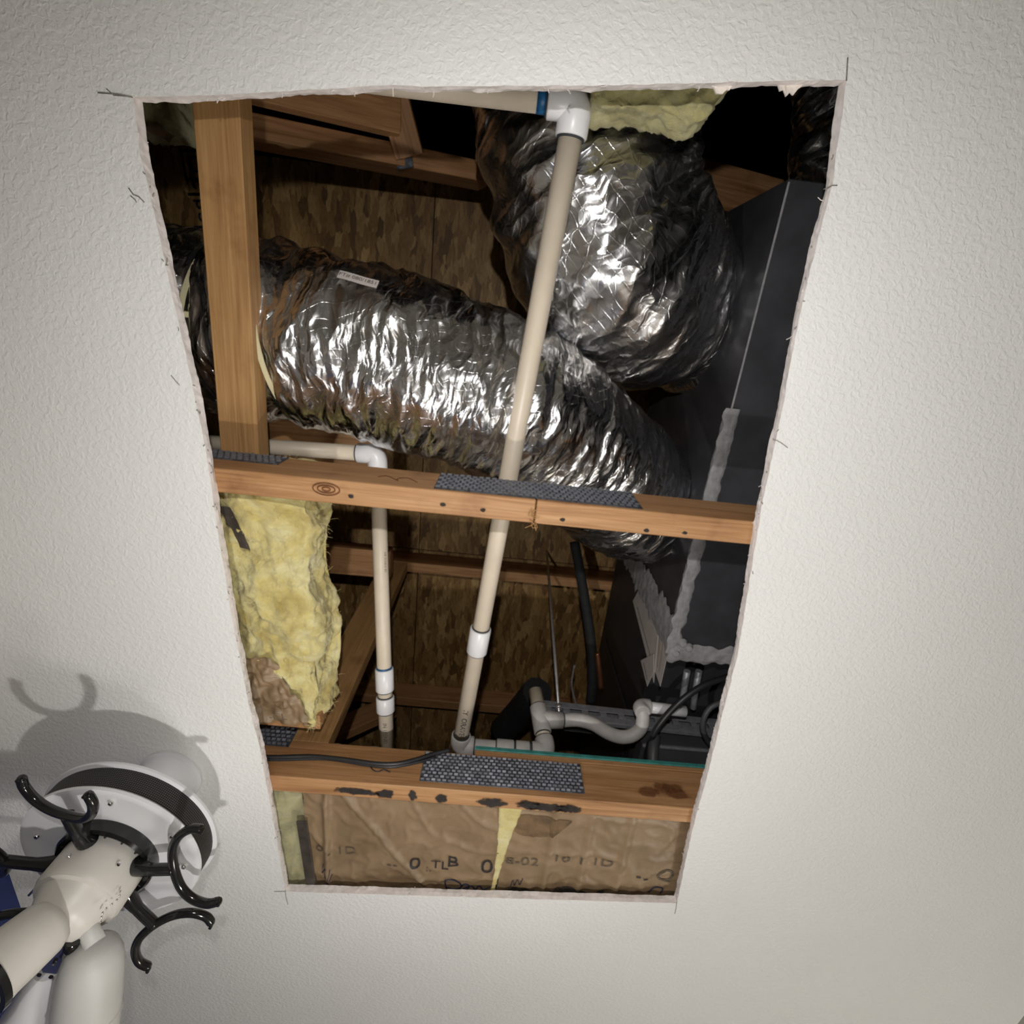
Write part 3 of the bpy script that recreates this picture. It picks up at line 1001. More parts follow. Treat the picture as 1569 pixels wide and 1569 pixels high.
# loose foil tail under the left joint
V, Fc = [], []
for i in range(8):
    for k in range(4):
        p = at(330 + 3 * i + k * 6, 612 + i * 8 + 2 * k, 0.88)
        V.append(p + Vector((0, 0, 0.012 * noise.noise(Vector((i * .9, k * 1.3, 0))))))
for i in range(7):
    for k in range(3):
        Fc.append((i * 4 + k, i * 4 + k + 1, (i + 1) * 4 + k + 1, (i + 1) * 4 + k))
mesh('foil_tail', V, Fc, 'foil', d1, False, [((0, 0), (.01, 0), (.01, .01), (0, .01))] * len(Fc))
# printed sticker on the jacket
best, bd = None, 1e9
for v in o1.data.vertices:
    if v.normal.dot(CAM - v.co) <= 0: continue
    q = proj(v.co)
    dd = (q[0] - 552) ** 2 + (q[1] - 433) ** 2
    if dd < bd: bd, best = dd, v
k = best.index // 150
t, x, y = fr1[k]
radial = (best.co - res1[k]).normalized()
tang = radial.cross(t).normalized()
if tang.y > 0: tang = -tang
so = res1[k] + radial * 0.163
tdir = t if t.x > 0 else -t
V = []
for i in range(7):
    for s in (-1, 1):
        V.append(so + tdir * (i / 6 - 0.5) * 0.062 + tang * s * 0.0088 + radial * (0.0005 * math.sin(i * 1.1)))
Fc = [(2 * i, 2 * i + 2, 2 * i + 3, 2 * i + 1) for i in range(6)]
st = mesh('sticker', V, Fc, 'white_sticker', d1)
lettering('FT# 080/1851', 0.0105, lambda a, b: so + tdir * a + tang * b + radial * 0.0012, 'ink_grey', st)

d2 = empty('flex_duct', at(900, 300, 0.9), 'fat silver foil flexible duct at the top bending into the dark plenum', 'duct', 'foil flexible ducts')
pts2 = [at(870, -90, 1.30), at(878, 30, 1.20), at(886, 150, 1.13), at(900, 280, 1.085), at(932, 385, 1.08), at(978, 446, 1.14), at(1024, 468, 1.21), at(1064, 477, 1.245)]
o2, res2, fr2, tot2 = duct('foil_jacket', pts2, 0.184, 10, 170, 9.1, d2, tail_r=0.160, amp=1.25)
t, x, y = fr2[-1]
V, Fc = [], []
seg = 90
for i, (dr, ds) in enumerate(((0.002, -0.036), (0.024, -0.022), (0.030, -0.008), (0.026, 0.006))):
    for q in range(seg):
        a = 2 * math.pi * q / seg
        rr = 0.156 + dr + 0.008 * noise.noise(Vector((math.cos(a) * 6, math.sin(a) * 6, i * 0.8)))
        V.append(res2[-1] + t * (ds + 0.005 * noise.noise(Vector((math.cos(a) * 5, math.sin(a) * 5, 7 + i)))) + (x * math.cos(a) + y * math.sin(a)) * rr)
for i in range(3):
    for q in range(seg):
        q2 = (q + 1) % seg
        Fc.append((i * seg + q, i * seg + q2, (i + 1) * seg + q2, (i + 1) * seg + q))
mesh('taped_collar', V, Fc, 'foil', d2, True, [((0, 0), (.01, 0), (.01, .01), (0, .01))] * len(Fc))

d3 = empty('flex_duct', at(1330, 240, 0.95), 'dark foil duct glimpsed behind the upper right edge of the opening', 'duct', 'foil flexible ducts')
duct('foil_jacket', [at(1330, 20, 1.1), at(1322, 150, 1.08), at(1312, 260, 1.07), at(1300, 330, 1.09)], 0.105, 10, 96, 5.7, d3)

# ------------------------------------------------------------------ plenum and air handler
UP = 0.424
pl = empty('plenum_box', rw(UP + 0.25, 0.22, 0.95), 'dark grey sheet duct plenum along the right side of the opening', 'plenum')
VP0, VP1, HP = -0.272, 0.648, 0.955
box_uvh('casing', UP, UP + 0.62, VP0, VP1, HP, HP + 0.55, 'sheet', pl, 0.002)
plank('corner_angle', rw(UP + 0.001, VP0 + 0.005, HP - 0.001), rw(UP + 0.001, 0.30, HP - 0.001), 0.0035, 0.003, ZDIR, 'mastic', pl, 0.0008)

def mastic(name, a, b, w, side, nrm, parent, seed, th=0.006):
    """brushed-on sealant smear from a to b"""
    a, b = Vector(a), Vector(b)
    d = (b - a); L = d.length; d.normalize()
    side = Vector(side).normalized(); nrm = Vector(nrm).normalized()
    m_, k_ = max(8, int(L / 0.008)), 8
    V, Fc = [], []
    for i in range(m_ + 1):
        s = i / m_
        wl = w * (0.8 + 0.5 * noise.noise(Vector((s * L * 40, seed, 0))))
        wr = w * (0.8 + 0.5 * noise.noise(Vector((s * L * 40, seed + 9, 0))))
        for k in range(k_ + 1):
            f = k / k_ * 2 - 1
            x = f * (wl if f < 0 else wr)
            hgt = th * (1 - f * f) ** 0.5 * (0.7 + 0.6 * noise.noise(Vector((s * L * 60, f * 3, seed))))
            V.append(a + d * L * s + side * x + nrm * max(0.0002, hgt))
    for i in range(m_):
        for k in range(k_):
            q = i * (k_ + 1) + k
            Fc.append((q, q + 1, q + k_ + 2, q + k_ + 1))
    return mesh(name, V, Fc, 'mastic', parent, True)
DOWN = Vector((0, 0, -1))
mastic('mastic_smear', rw(UP + 0.004, 0.10, HP - 0.001), rw(UP + 0.004, VP1, HP - 0.001), 0.017, UDIR, DOWN, pl, 1.0, 0.005)
mastic('mastic_smear', rw(UP - 0.001, 0.12, HP + 0.012), rw(UP - 0.001, VP1, HP + 0.012), 0.014, ZDIR, -UDIR, pl, 2.0, 0.004)
mastic('mastic_smear', rw(UP - 0.002, VP1 - 0.040, HP), rw(UP - 0.002, VP1 - 0.040, HP + 0.52), 0.056, VDIR, -UDIR, pl, 3.0, 0.006)
mastic('mastic_smear', rw(UP - 0.005, VP1 - 0.004, HP - 0.002), rw(UP + 0.30, VP1 - 0.004, HP - 0.002), 0.028, VDIR, DOWN, pl, 4.0, 0.007)
for k, (px, py) in enumerate(((1046, 985), (1035, 1000), (1055, 992))):
    lathe('mastic_lump', [(0, -0.010), (0.007, -0.008), (0.011, 0), (0.009, 0.006), (0, 0.008)], at(px, py, HP - 0.004), 'mastic', pl, 10)
# duct 1 collar
cc = res1[-1]
lathe('duct_collar', [(0.112, -0.03), (0.116, -0.03), (0.116, 0.03), (0.10, 0.03)], Vector(rw(UP - 0.02, uv_of(cc)[1], cc.z - CAM.z)), 'sheet', pl, 40, UDIR)

ah = empty('air_handler', rw(UP + 0.25, 1.1, 1.02), 'black air handler cabinet beyond the plenum with papers on its side', 'air handler')
box_uvh('cabinet', UP + 0.008, UP + 0.60, VP1 + 0.004, 1.75, HP + 0.105, HP + 0.60, 'handler', ah, 0.003)
box_uvh('access_panel', UP + 0.003, UP + 0.0085, 0.98, 1.6, HP + 0.14, HP + 0.55, 'handler', ah, 0.002)
def on_left(px, py, off=0.002):
    """bearing met by the plane of the cabinet's left side"""
    d = at(px, py, 1.0) - CAM
    n_ = UDIR
    k_ = ((UP + 0.008 - off) - CAM.dot(n_)) / d.dot(n_)
    return CAM + d * k_
def sheet(poly, off, nlines):
    P = [on_left(x, y, off) for x, y in poly]
    q = [p - UDIR * 0.001 for p in P]
    o = mesh('instruction_sheet', P + q, [(0, 1, 2, 3), (7, 6, 5, 4), (0, 4, 5, 1), (1, 5, 6, 2), (2, 6, 7, 3), (3, 7, 4, 0)], 'paper_label', ah)
    L_ = []
    for k in range(nlines):
        f = 0.2 + 0.6 * k / max(1, nlines - 1)
        a = q[0].lerp(q[1], f); b_ = q[3].lerp(q[2], f)
        s0, s1 = a.lerp(b_, 0.15), a.lerp(b_, 0.85)
        L_.append(tube_geo([s0, s1], 0.0012, 4))
    V, Fc = merge_geo(L_)
    mesh('printed_lines', V, Fc, 'ink_grey', o)
sheet([(970, 921), (986, 890), (1010, 960), (1002, 1046)], 0.006, 1)
sheet([(990, 893), (1030, 975), (1012, 1052), (998, 1010)], 0.0045, 5)
sheet([(982, 1012), (1002, 1002), (1002, 1030), (992, 1052)], 0.008, 1)
for px in (1050, 1068):
    tube('refrigerant_stub', [at(px - 6, 1085, 1.02), at(px - 1, 1050, 1.02), at(px + 3, 1028, 1.02)], 0.008, 'steel', ah, 10)

# ------------------------------------------------------------------ drain lines
R_P = 0.0167
def socket_ring(p, d, r, parent, mat='gap'):
    d = Vector(d).normalized()
    return tube('socket_gap', [p - d * 0.0012, p + d * 0.0016], r, mat, parent, 20)
def coupling(p0, p1, parent, r=0.0212, mat='pvc_white'):
    d = (p1 - p0).normalized()
    L = (p1 - p0).length
    path = [p0, p0 + d * 0.002, p1 - d * 0.002, p1]
    c = tube('coupling', path, [r - 0.0015, r, r, r - 0.0015], mat, parent, 24)
    socket_ring(p0 - d * 0.0012, d, r - 0.003, c)
    socket_ring(p1 + d * 0.0008, d, r - 0.003, c)
    return c
def elbow(c, d1_, d2_, parent, r=0.0212, arm=0.036, mat='pvc_white', bend=0.016, gaps=True):
    d1_, d2_ = Vector(d1_).normalized(), Vector(d2_).normalized()
    a, b_ = c + d1_ * arm, c + d2_ * arm
    path = [a, a - d1_ * 0.002]
    s0, s1 = c + d1_ * bend, c + d2_ * bend
    for k in range(9):
        t = k / 8
        path.append(s0 * (1 - t) ** 2 + c * 2 * t * (1 - t) + s1 * t * t)
    path += [b_ - d2_ * 0.002, b_]
    rs = [r - 0.0015] + [r] * (len(path) - 2) + [r - 0.0015]
    e = tube('elbow', path, rs, mat, parent, 24)
    if gaps:
        socket_ring(a + d1_ * 0.0008, d1_, r - 0.003, e)
        socket_ring(b_ + d2_ * 0.0008, d2_, r - 0.003, e)
    return e

HA, HB = 0.832, 0.880
lineA = empty('drain_line', at(790, 700, 0.82), 'long slanting cream plastic drain pipe with white fittings, ending in a trap', 'drain pipe', 'plastic drain lines')
pA0 = at(884, 158, HA); pA1 = at(704, 1142, HB)
dA = (pA1 - pA0).normalized()
tube('pipe', [pA0, pA1], R_P, 'pvc', lineA, 24)
pl_end = at(560, 118, HA)
dl = (at(760, 143, HA) - pA0).normalized()
tube('pipe', [pA0, pA0 + dl * 0.60], R_P, 'pvc', lineA, 24)
el = elbow(pA0, dA, dl, lineA, 0.0225, 0.040)
tube('primer_smear', [pA0 + dl * 0.0405, pA0 + dl * 0.054], [R_P + 0.0008, R_P + 0.0004], 'primer', el, 20)
c0 = at(739, 962, HA + (HB - HA) * 0.75); c1 = at(730, 999, HA + (HB - HA) * 0.78)
f0 = (c0 - pA0).dot(dA); f1 = (c1 - pA0).dot(dA)
coupling(pA0 + dA * f0, pA0 + dA * f1, lineA)
V2L = 0.868
ue = uv_of(pA1)
dr = UDIR.copy()
elbow(pA1, -dA, dr, lineA, 0.0215, 0.032, 'pvc_grey')
pA2 = pA1 + dr * ((at(838, 1146, HB) - pA1).length)
tube('pipe', [pA1, pA2], R_P, 'pvc_grey', lineA, 24)
LL = (pA2 - pA1).length
coupling(pA1 + dr * LL * 0.42, pA1 + dr * LL * 0.62, lineA, 0.0205, 'pvc_grey')
coupling(pA1 + dr * LL * 0.64, pA1 + dr * LL * 0.80, lineA, 0.0205, 'pvc_grey')
up2 = at(820, 1058, HB + 0.15)
dup_ = (up2 - pA2).normalized()
elbow(pA2, -dr, dup_, lineA, 0.0215, 0.034, 'pvc_grey')
tube('pipe', [pA2, up2], R_P, 'pvc', lineA, 24)
ty0 = pA2 + dup_ * 0.045; ty1 = pA2 + dup_ * 0.115
coupling(ty0, ty1, lineA, 0.0205, 'pvc_grey')
br0 = (ty0 + ty1) / 2
hT = br0.z - CAM.z
tp = [br0, at(862, 1104, hT + 0.006), at(885, 1103, hT + 0.006), at(908, 1109, hT), at(930, 1122, hT - 0.006), at(950, 1129, hT - 0.008), at(968, 1127, hT - 0.006), at(982, 1115, hT), at(985, 1098, hT + 0.01), at(982, 1086, hT + 0.02)]
tube('branch_socket', [tp[0], tp[0].lerp(tp[1], 0.97)], 0.0200, 'pvc_grey', lineA, 20)
socket_ring(tp[1], tp[1] - tp[0], 0.0185, lineA)
tube('trap_bend', catmull(tp[1:], 6), 0.0160, 'pvc_grey', lineA, 18)
elbow(at(980, 1082, hT + 0.03), tp[-1] - at(980, 1082, hT + 0.03), Vector((1, 0.1, 0)), lineA, 0.0185, 0.026, 'pvc_grey', 0.012, False)
tube('pipe', [at(980, 1082, hT + 0.03), at(1050, 1090, hT + 0.03)], 0.0135, 'pvc_white', lineA, 16)
# lettering along the pipes
def pipe_text(s, size, p, d, r, parent, face, mat='ink_grey', flip=1):
    d = Vector(d).normalized()
    f = Vector(face); f = (f - d * f.dot(d)).normalized()
    g = d.cross(f).normalized() * flip
    def fn(x, y):
        a = y / r
        return p + d * x + (f * math.cos(a) + g * math.sin(a)) * (r + 0.0006)
    lettering(s, size, fn, mat, parent)
pm = pA0 + dA * ((at(712, 1098, HB) - pA0).dot(dA))
pipe_text('IY  ORAVE', 0.016, pm, dA, R_P, lineA, CAM - pm, 'ink', -1)

lineB = empty('drain_line', at(590, 900, 0.82), 'white plastic drain pipe turning at an elbow above the middle truss beside the yellow batt', 'drain pipe', 'plastic drain lines')
HC = 0.90
hB0, hB1 = 0.99, 0.850
pB0 = at(578, 696, hB0); pBl = at(255, 674, hB0)
pB1 = at(594, 1185, hB1)
dB = (pB1 - pB0).normalized(); dBl = (pBl - pB0).normalized()
R_B = 0.0155
tube('pipe', [pB0, pBl], R_B, 'pvc', lineB, 24)
tube('pipe', [pB0, pB1], R_B, 'pvc', lineB, 24)
elbow(pB0, dB, dBl, lineB, 0.0195, 0.040)
def along(px, py):
    best, bt = 1e9, 0
    for k in range(401):
        t = k / 400
        q = proj(pB0.lerp(pB1, t))
        if abs(q[1] - py) < best: best, bt = abs(q[1] - py), t
    return pB0.lerp(pB1, bt)
cpl = coupling(along(590, 1024), along(590, 1058), lineB, 0.0195)
tube('primer_ring', [along(590, 1021), along(590, 1024.5)], R_B + 0.0012, 'primer', cpl, 20)
coupling(along(590, 1067), along(590, 1090), lineB, 0.0195)
pm = along(590, 1118)
pipe_text('IN 1EENEI', 0.011, pm, dB, R_B, lineB, (CAM - pm) + Vector((-0.2, 0, 0)), 'ink_grey', -1)
pm = along(590, 860)
pipe_text('I1II 1I I1II I1 II1', 0.007, pm, dB, R_B, lineB, (CAM - pm) + Vector((0.9, 0, 0)), 'ink_grey', -1)

# ------------------------------------------------------------------ insulation
# big batt hanging on the left between the trusses
def batt_fn(s, t, r):
    y = 735 + (1112 - 735) * t
    lx = interp([(0, 305), (0.5, 335), (0.72, 350), (0.78, 395), (0.9, 425), (1, 468)], t)
    rx = interp([(0, 470), (0.4, 472), (0.7, 482), (0.85, 490), (1.0, 482)], t)
    x = lx + (rx - lx) * s
    h = 0.785 - 0.022 * math.sin(math.pi * s) + 0.02 * (1 - s) + 0.10 * r
    p = at(x, y, 0.785)
    bulge = 0.018 * r * math.exp(-((t - 0.70) / 0.16) ** 2) if s > 0.5 else 0
    return Vector((p.x + bulge, p.y, CAM.z + h))
ins = empty('insulation_batt', at(420, 930, 0.77), 'bright yellow fiberglass batt hanging open on the left between two trusses', 'insulation', 'insulation batts')
fluffy('fiberglass', batt_fn, (60, 140, 34), 'batt', ins, 0.026, 9.0, 0.0045, 42.0)
fibres('loose_fibres', ins.children[0], ins, 1600, 11)
def paper_patch(name, poly, h, mat, parent, res=(14, 14), amp=0.006, freq=25, th=0.001, hfun=None):
    """crinkled sheet spanning four corners"""
    c = [at(x, y, h) for x, y in poly]
    V, Fc = [], []
    a, b = res
    for side in (0, 1):
        for i in range(a + 1):
            for j in range(b + 1):
                s, t = i / a, j / b
                p = c[0] * (1 - s) * (1 - t) + c[1] * s * (1 - t) + c[2] * s * t + c[3] * (1 - s) * t
                w = noise.noise(p * freq) * amp + (1 - abs(noise.noise(p * freq * 1.7)) * 2) * amp * 0.6
                e = 0.004 * noise.noise(p * 60 + Vector((4, 4, 4)))
                p = p + Vector((e * (2 * s - 1), e * (2 * t - 1), w + (hfun(s, t) if hfun else 0) + th * side))
                V.append(p)
    k = (a + 1) * (b + 1)
    for i in range(a):
        for j in range(b):
            q = i * (b + 1) + j
            Fc.append((q, q + 1, q + b + 2, q + b + 1))
            Fc.append((k + q, k + q + b + 1, k + q + b + 2, k + q + 1))
    return mesh(name, V, Fc, mat, parent, True)
paper_patch('kraft_flap', [(345, 1012), (412, 1010), (478, 1112), (370, 1112)], 0.768, 'kraft', ins, amp=0.012, freq=36, res=(34, 34))
paper_patch('torn_kraft', [(330, 775), (352, 782), (384, 846), (368, 838)], 0.760, 'asphalt', ins, (6, 12), 0.004)
pl_l = box_uvh('lumber_block', uvp(350, 1100, 0.80)[0], uvp(490, 1100, 0.80)[0], uvp(440, 1096, 0.80)[1] - 0.004, uvp(440, 1096, 0.80)[1] + 0.03, 0.80, 0.84, 'wood')
tag(pl_l, 'brown lumber strip below the kraft flap of the yellow batt', 'lumber block')
o_ = at(432, 1088, 0.7600)
lettering('-CL', 0.022, lambda x, y: o_ + Vector((x, -y, -0.018)), 'ink_grey', ins, split=True)

# paper-faced batts at the far edge
def kraft_batt(u0, u1, label, seed, bump_fn=None):
    root = empty('insulation_batt', rw((u0 + u1) / 2, 1.0, 0.735), label, 'insulation', 'insulation batts')
    v0, v1 = V2 + 0.040, 1.30
    a, b = 110, 80
    V, Fc = [], []
    def surf(u, v):
        p = Vector((u, v, seed))
        w = 0.004 * noise.noise(p * 12) + 0.0045 * max(0, 1 - abs(noise.noise(p * 10 + Vector((5, 0, 0)))) * 4.0) ** 2.5 + 0.0028 * max(0, 1 - abs(noise.noise(p * 27 + Vector((2, 0, 0)))) * 3.0) ** 2.5
        w += 0.004 * math.sin(math.pi * min(1, max(0, (v - v0) / 0.26)))
        if bump_fn: w += bump_fn(u, v)
        return rw(u, v, 0.7365 - w)
    for i in range(a + 1):
        for j in range(b + 1):
            V.append(surf(u0 + (u1 - u0) * i / a, v0 + (v1 - v0) * j / b))
    for i in range(a):
        for j in range(b):
            q = i * (b + 1) + j
            Fc.append((q, q + 1, q + b + 2, q + b + 1))
    mesh('kraft_facing', V, Fc, 'kraft', root, True)
    def fn(s, t, r):
        return rw(u0 + 0.003 + (u1 - u0 - 0.006) * s, v0 + 0.004 + (v1 - v0 - 0.01) * t, 0.750 + 0.10 * r)
    fluffy('fiberglass', fn, (14, 12, 6), 'batt_dull', root, 0.004)
    return root, surf
uL0 = uvp(468, 1290, 0.733)[0]; uS = uvp(766, 1310, 0.733)[0]; uR1 = 0.80
def fold_l(u, v):
    return 0.010 * math.exp(-((u - (uL0 + 0.045)) / 0.006) ** 2) + 0.006 * math.exp(-(((u - uS + 0.24) - (v - 1.0) * 0.7) / 0.007) ** 2)
kbL, surfL = kraft_batt(uL0, uS - 0.004, 'wrinkled brown kraft faced batt at the far edge, left of the yellow seam', 2.0, fold_l)
def fold_r(u, v):
    w = 0
    for k in (0.10, 0.175, 0.255):
        w += 0.006 * math.exp(-((u - uS - k) / 0.005) ** 2)
    return w - 0.010 * math.exp(-((u - uS - 0.05) / 0.05) ** 2 - ((v - 0.895) / 0.022) ** 2)
kbR, surfR = kraft_batt(uS + 0.004, uR1, 'creased brown kraft faced batt at the far edge, right of the yellow seam', 6.0, fold_r)
def kprint(s, size, px, py, surf, root, mat='ink', rot=0.0, sx=1.0):
    c = at(px, py, 0.731); cu_, cv_ = uv_of(c)
    ca, sa = math.cos(rot), math.sin(rot)
    def fn(x, y):
        X, Y = x * ca - y * sa, x * sa + y * ca
        p = surf(cu_ + X, cv_ - Y)
        return p - Vector((0, 0, 0.0020))
    lettering(s, size, fn, mat, root, sx=sx, split=True)
kprint('0', 0.050, 636, 1323, surfL, kbL, 'ink')
kprint('TL', 0.034, 674, 1325, surfL, kbL, 'ink')
kprint('B', 0.046, 694, 1320, surfL, kbL, 'ink')
kprint(':.', 0.030, 657, 1331, surfL, kbL, 'ink_grey')
kprint('0', 0.056, 746, 1329, surfL, kbL, 'ink')
kprint('-', 0.036, 597, 1322, surfL, kbL, 'ink_grey'); kprint('-', 0.036, 606, 1323, surfL, kbL, 'ink_grey')
kprint('0 . 1D', 0.030, 515, 1302, surfL, kbL, 'ink_grey', 0.0, 1.1)
kprint('8-02', 0.030, 800, 1320, surfR, kbR, 'ink_grey', 0, 1.3)
kprint('10', 0.030, 860, 1315, surfR, kbR, 'ink_grey', 0, 1.3)
kprint('1 1D', 0.030, 912, 1321, surfR, kbR, 'ink_grey', 0, 1.3)
kprint('-', 0.040, 978, 1339, surfR, kbR, 'ink'); kprint('-', 0.040, 989, 1342, surfR, kbR, 'ink')
kprint('Q', 0.050, 1019, 1342, surfR, kbR, 'ink_grey')
def scrawl(pts, surf, root, r=0.0014):
    P = []
    for x, y in pts:
        u_, v_ = uvp(x, y, 0.731)
        P.append(surf(u_, v_) - Vector((0, 0, 0.0012)))
    tube('marker_scrawl', catmull(P, 5), r, 'marker', root, 5)
scrawl([(684, 1365), (682, 1348), (692, 1347), (703, 1354), (706, 1362), (694, 1365), (684, 1362)], surfL, kbL)
scrawl([(704, 1364), (711, 1357), (719, 1360), (714, 1366), (708, 1364), (722, 1360), (728, 1366), (734, 1360), (740, 1366), (750, 1363)], surfL, kbL)
scrawl([(496, 1322), (494, 1336), (501, 1324), (498, 1346), (507, 1328), (502, 1352), (510, 1338)], surfL, kbL, 0.0008)
scrawl([(782, 1358), (786, 1346), (788, 1357), (793, 1345), (796, 1356), (801, 1344)], surfR, kbR, 0.0008)
scrawl([(994, 1368), (1004, 1361), (1016, 1364), (1012, 1370)], surfR, kbR, 0.0014)
def skid(poly, root, name='damp_stain'):
    V = []
    for x, y in poly:
        u_, v_ = uvp(x, y, 0.731)
        V.append(surfR(u_, v_) - Vector((0, 0, 0.0018)))
    mesh(name, V, [tuple(range(len(V)))], 'asphalt', root)
V, Fc = [], []
for i in range(31):
    x = 770 + i * 5.2
    for k in range(3):
        yt = 1376 - (4 + 12 * abs(math.sin(i * 0.23 + 0.4)) + 2.5 * noise.noise(Vector((i * .9, 1, 0)))) * (1 - k / 2)
        u_, v_ = uvp(x, yt, 0.731)
        V.append(surfR(max(u_, uS + 0.005), v_) - Vector((0, 0, 0.0014)))
for i in range(30):
    for k in range(2):
        Fc.append((i * 3 + k, i * 3 + k + 1, i * 3 + k + 4, i * 3 + k + 3))
mesh('damp_stain', V, Fc, 'asphalt', kbR)
# torn dent in the right facing
V, Fc = [], []
for i in range(21):
    s = i / 20
    for k in range(5):
        t = k / 4
        x = 778 + 98 * s
        y = 1254 + 3 * s + (26 * math.sin(math.pi * (0.15 + 0.85 * s)) ** 0.8 + 3 * noise.noise(Vector((s * 6, 2, 0)))) * t
        u_, v_ = uvp(x, y, 0.731)
        V.append(surfR(u_, v_) - Vector((0, 0, 0.0015 + 0.003 * t)))
for i in range(20):
    for k in range(4):
        Fc.append((i * 5 + k, i * 5 + k + 1, i * 5 + k + 6, i * 5 + k + 5))
mesh('torn_dent', V, Fc, 'kraft_dark', kbR)
# yellow fluff squeezed through the seam
def seam_fn(s, t, r):
    v = V2 + 0.036 + 0.265 * t
    w = 0.020 * (1 - t) ** 2 + 0.0042
    return rw(uS + 0.004 - 0.014 * (t - 0.3) + (s - 0.5) * 2 * w, v, 0.727 + 0.02 * r + 0.004 * (1 - t) * 0)
sm = fluffy('insulation_tuft', seam_fn, (8, 40, 4), 'batt', None, 0.002, 40, 0.0015, 120)
tag(sm, 'thin strip of yellow fluff squeezed between the two kraft faced batts', 'insulation')
def yl_fn(s, t, r):
    u0 = uvp(402, 1290, 0.735)[0]
    return rw(u0 + (uL0 - u0 - 0.001) * s, V2 + 0.046 + 0.42 * t, 0.738 + 0.10 * r)
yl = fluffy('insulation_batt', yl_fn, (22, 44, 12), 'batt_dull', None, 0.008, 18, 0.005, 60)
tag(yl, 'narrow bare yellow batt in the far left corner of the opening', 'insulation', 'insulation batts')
bs = plank('black_strip', at(462, 1258, 0.7225), at(482, 1392, 0.7225), 0.021, 0.004, ZDIR, 'asphalt')  # thin dark plate along the kraft's left end
tag(bs, 'thin black strip beside the left end of the kraft paper', 'strip')

# fluff along the near edge, top middle, and the dim bits in the top left corner
def top_fn(s, t, r):
    x = 908 + 205 * s
    dep = interp([(0, 26), (0.2, 34), (0.45, 38), (0.6, 48), (0.72, 60), (0.82, 58), (1, 8)], s)
    y = 108 + (22 + dep) * t
    return at(x, y, 0.800) + Vector((0, 0, 0.07 * r))
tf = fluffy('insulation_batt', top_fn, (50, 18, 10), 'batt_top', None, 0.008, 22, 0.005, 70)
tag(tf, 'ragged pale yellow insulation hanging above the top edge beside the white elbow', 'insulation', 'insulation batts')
def tl_fn(s, t, r):
    return at(190 + 75 * s, 120 + 75 * t, 1.0) + Vector((0, 0, 0.10 * r))
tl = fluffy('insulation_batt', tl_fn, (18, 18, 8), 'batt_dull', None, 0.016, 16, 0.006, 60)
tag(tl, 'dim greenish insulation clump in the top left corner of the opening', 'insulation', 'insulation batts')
kp = paper_patch('kraft_scrap', [(200, 188), (240, 192), (264, 206), (258, 218)], 0.99, 'kraft', None, (12, 8), 0.006)
tag(kp, 'small torn kraft paper scrap under the dim insulation clump, top left', 'paper scrap')

# ------------------------------------------------------------------ strut, rod, cables, pump
ss = empty('strut_channel', at(960, 1090, 1.0), 'slotted steel strut channel hung under the air handler', 'strut')
sA, sB = at(836, 1097, 0.990), at(1150, 1131, 0.990)
sd = (sB - sA).normalized(); sw = sd.cross(ZDIR).normalized()
if sw.y < 0: sw = -sw
Ls = (sB - sA).length
def strut_bar(name, h0, h1, d0, d1, mat='steel', x0=0.0, x1=None):
    x1 = Ls if x1 is None else x1
    c = (h0 + h1) / 2
    off = sw * ((d0 + d1) / 2) + ZDIR * c
    return plank(name, sA + sd * x0 + off, sA + sd * x1 + off, d1 - d0, h1 - h0, ZDIR, mat, ss, 0.0004)
strut_bar('lower_flange', 0.0, 0.020, 0.0, 0.0025)
strut_bar('upper_flange', 0.036, 0.056, 0.0, 0.0025)
strut_bar('channel_back', 0.0, 0.056, 0.038, 0.0405, 'handler')
strut_bar('channel_top', 0.0535, 0.056, 0.0026, 0.0378)
strut_bar('lip', -0.003, 0.0, 0.0, 0.010)
x = 0.0
while x < Ls - 0.03:
    strut_bar('slot_bridge', 0.0201, 0.0359, 0.0002, 0.0023, 'steel', x, x + 0.017)
    x += 0.047
rod = empty('threaded_rod', at(858, 1118, 0.98), 'thin zinc threaded rod hanging from the roof deck through the strut', 'rod')
ra, rb = at(858, 1112, 0.975), at(838, 846, 1.738)
tube('shaft', [ra, rb], 0.0042, 'rod', rod, 10)
rdir = (rb - ra).normalized()
q = ra + rdir * 0.055
tube('nut', [q - rdir * 0.006, q + rdir * 0.006], 0.0095, 'rod', rod, 6)

def cable(name, pts, r, mat, label, cat='cable', group=None, seg=10):
    o = tube(name, catmull(pts, 8), r, mat, None, seg)
    return tag(o, label, cat, group)
cb = empty('cable', at(520, 1165, C_H1), 'black cable lying along the left half of the far truss', 'cable', 'black cables')
vv = V2 - 0.004
def onch(px, py, dv=-0.006):
    d = at(px, py, 1.0) - CAM
    n_ = VDIR
    k_ = ((V2 + dv) - CAM.dot(n_)) / d.dot(n_)
    return CAM + d * k_
tube('sheath', catmull([onch(x, y) for x, y in ((385, 1160), (430, 1160), (480, 1159), (530, 1164), (575, 1170), (610, 1170), (640, 1163), (665, 1155), (690, 1149))], 6), 0.0042, 'cable', cb, 8)
tube('sheath', catmull([onch(x, y, -0.003) for x, y in ((385, 1164), (430, 1164), (500, 1163), (560, 1172), (600, 1175), (640, 1168), (668, 1160))], 6), 0.0028, 'cable', cb, 8)
tube('cut_end', catmull([onch(x, y, -0.003) for x, y in ((566, 1172), (572, 1180), (580, 1182), (588, 1179), (598, 1183))], 6), 0.0012, 'cable', cb, 6)
cable('hose', [at(1200, 1010, 1.0), at(1120, 1036, 0.97), at(1075, 1052, 0.95), at(1035, 1082, 0.93), at(1005, 1118, 0.92), at(993, 1150, 0.92), at(992, 1185, 0.92)], 0.0075, 'cable', 'black hose curving down from the right edge in front of the strut', 'hose', 'black hoses')
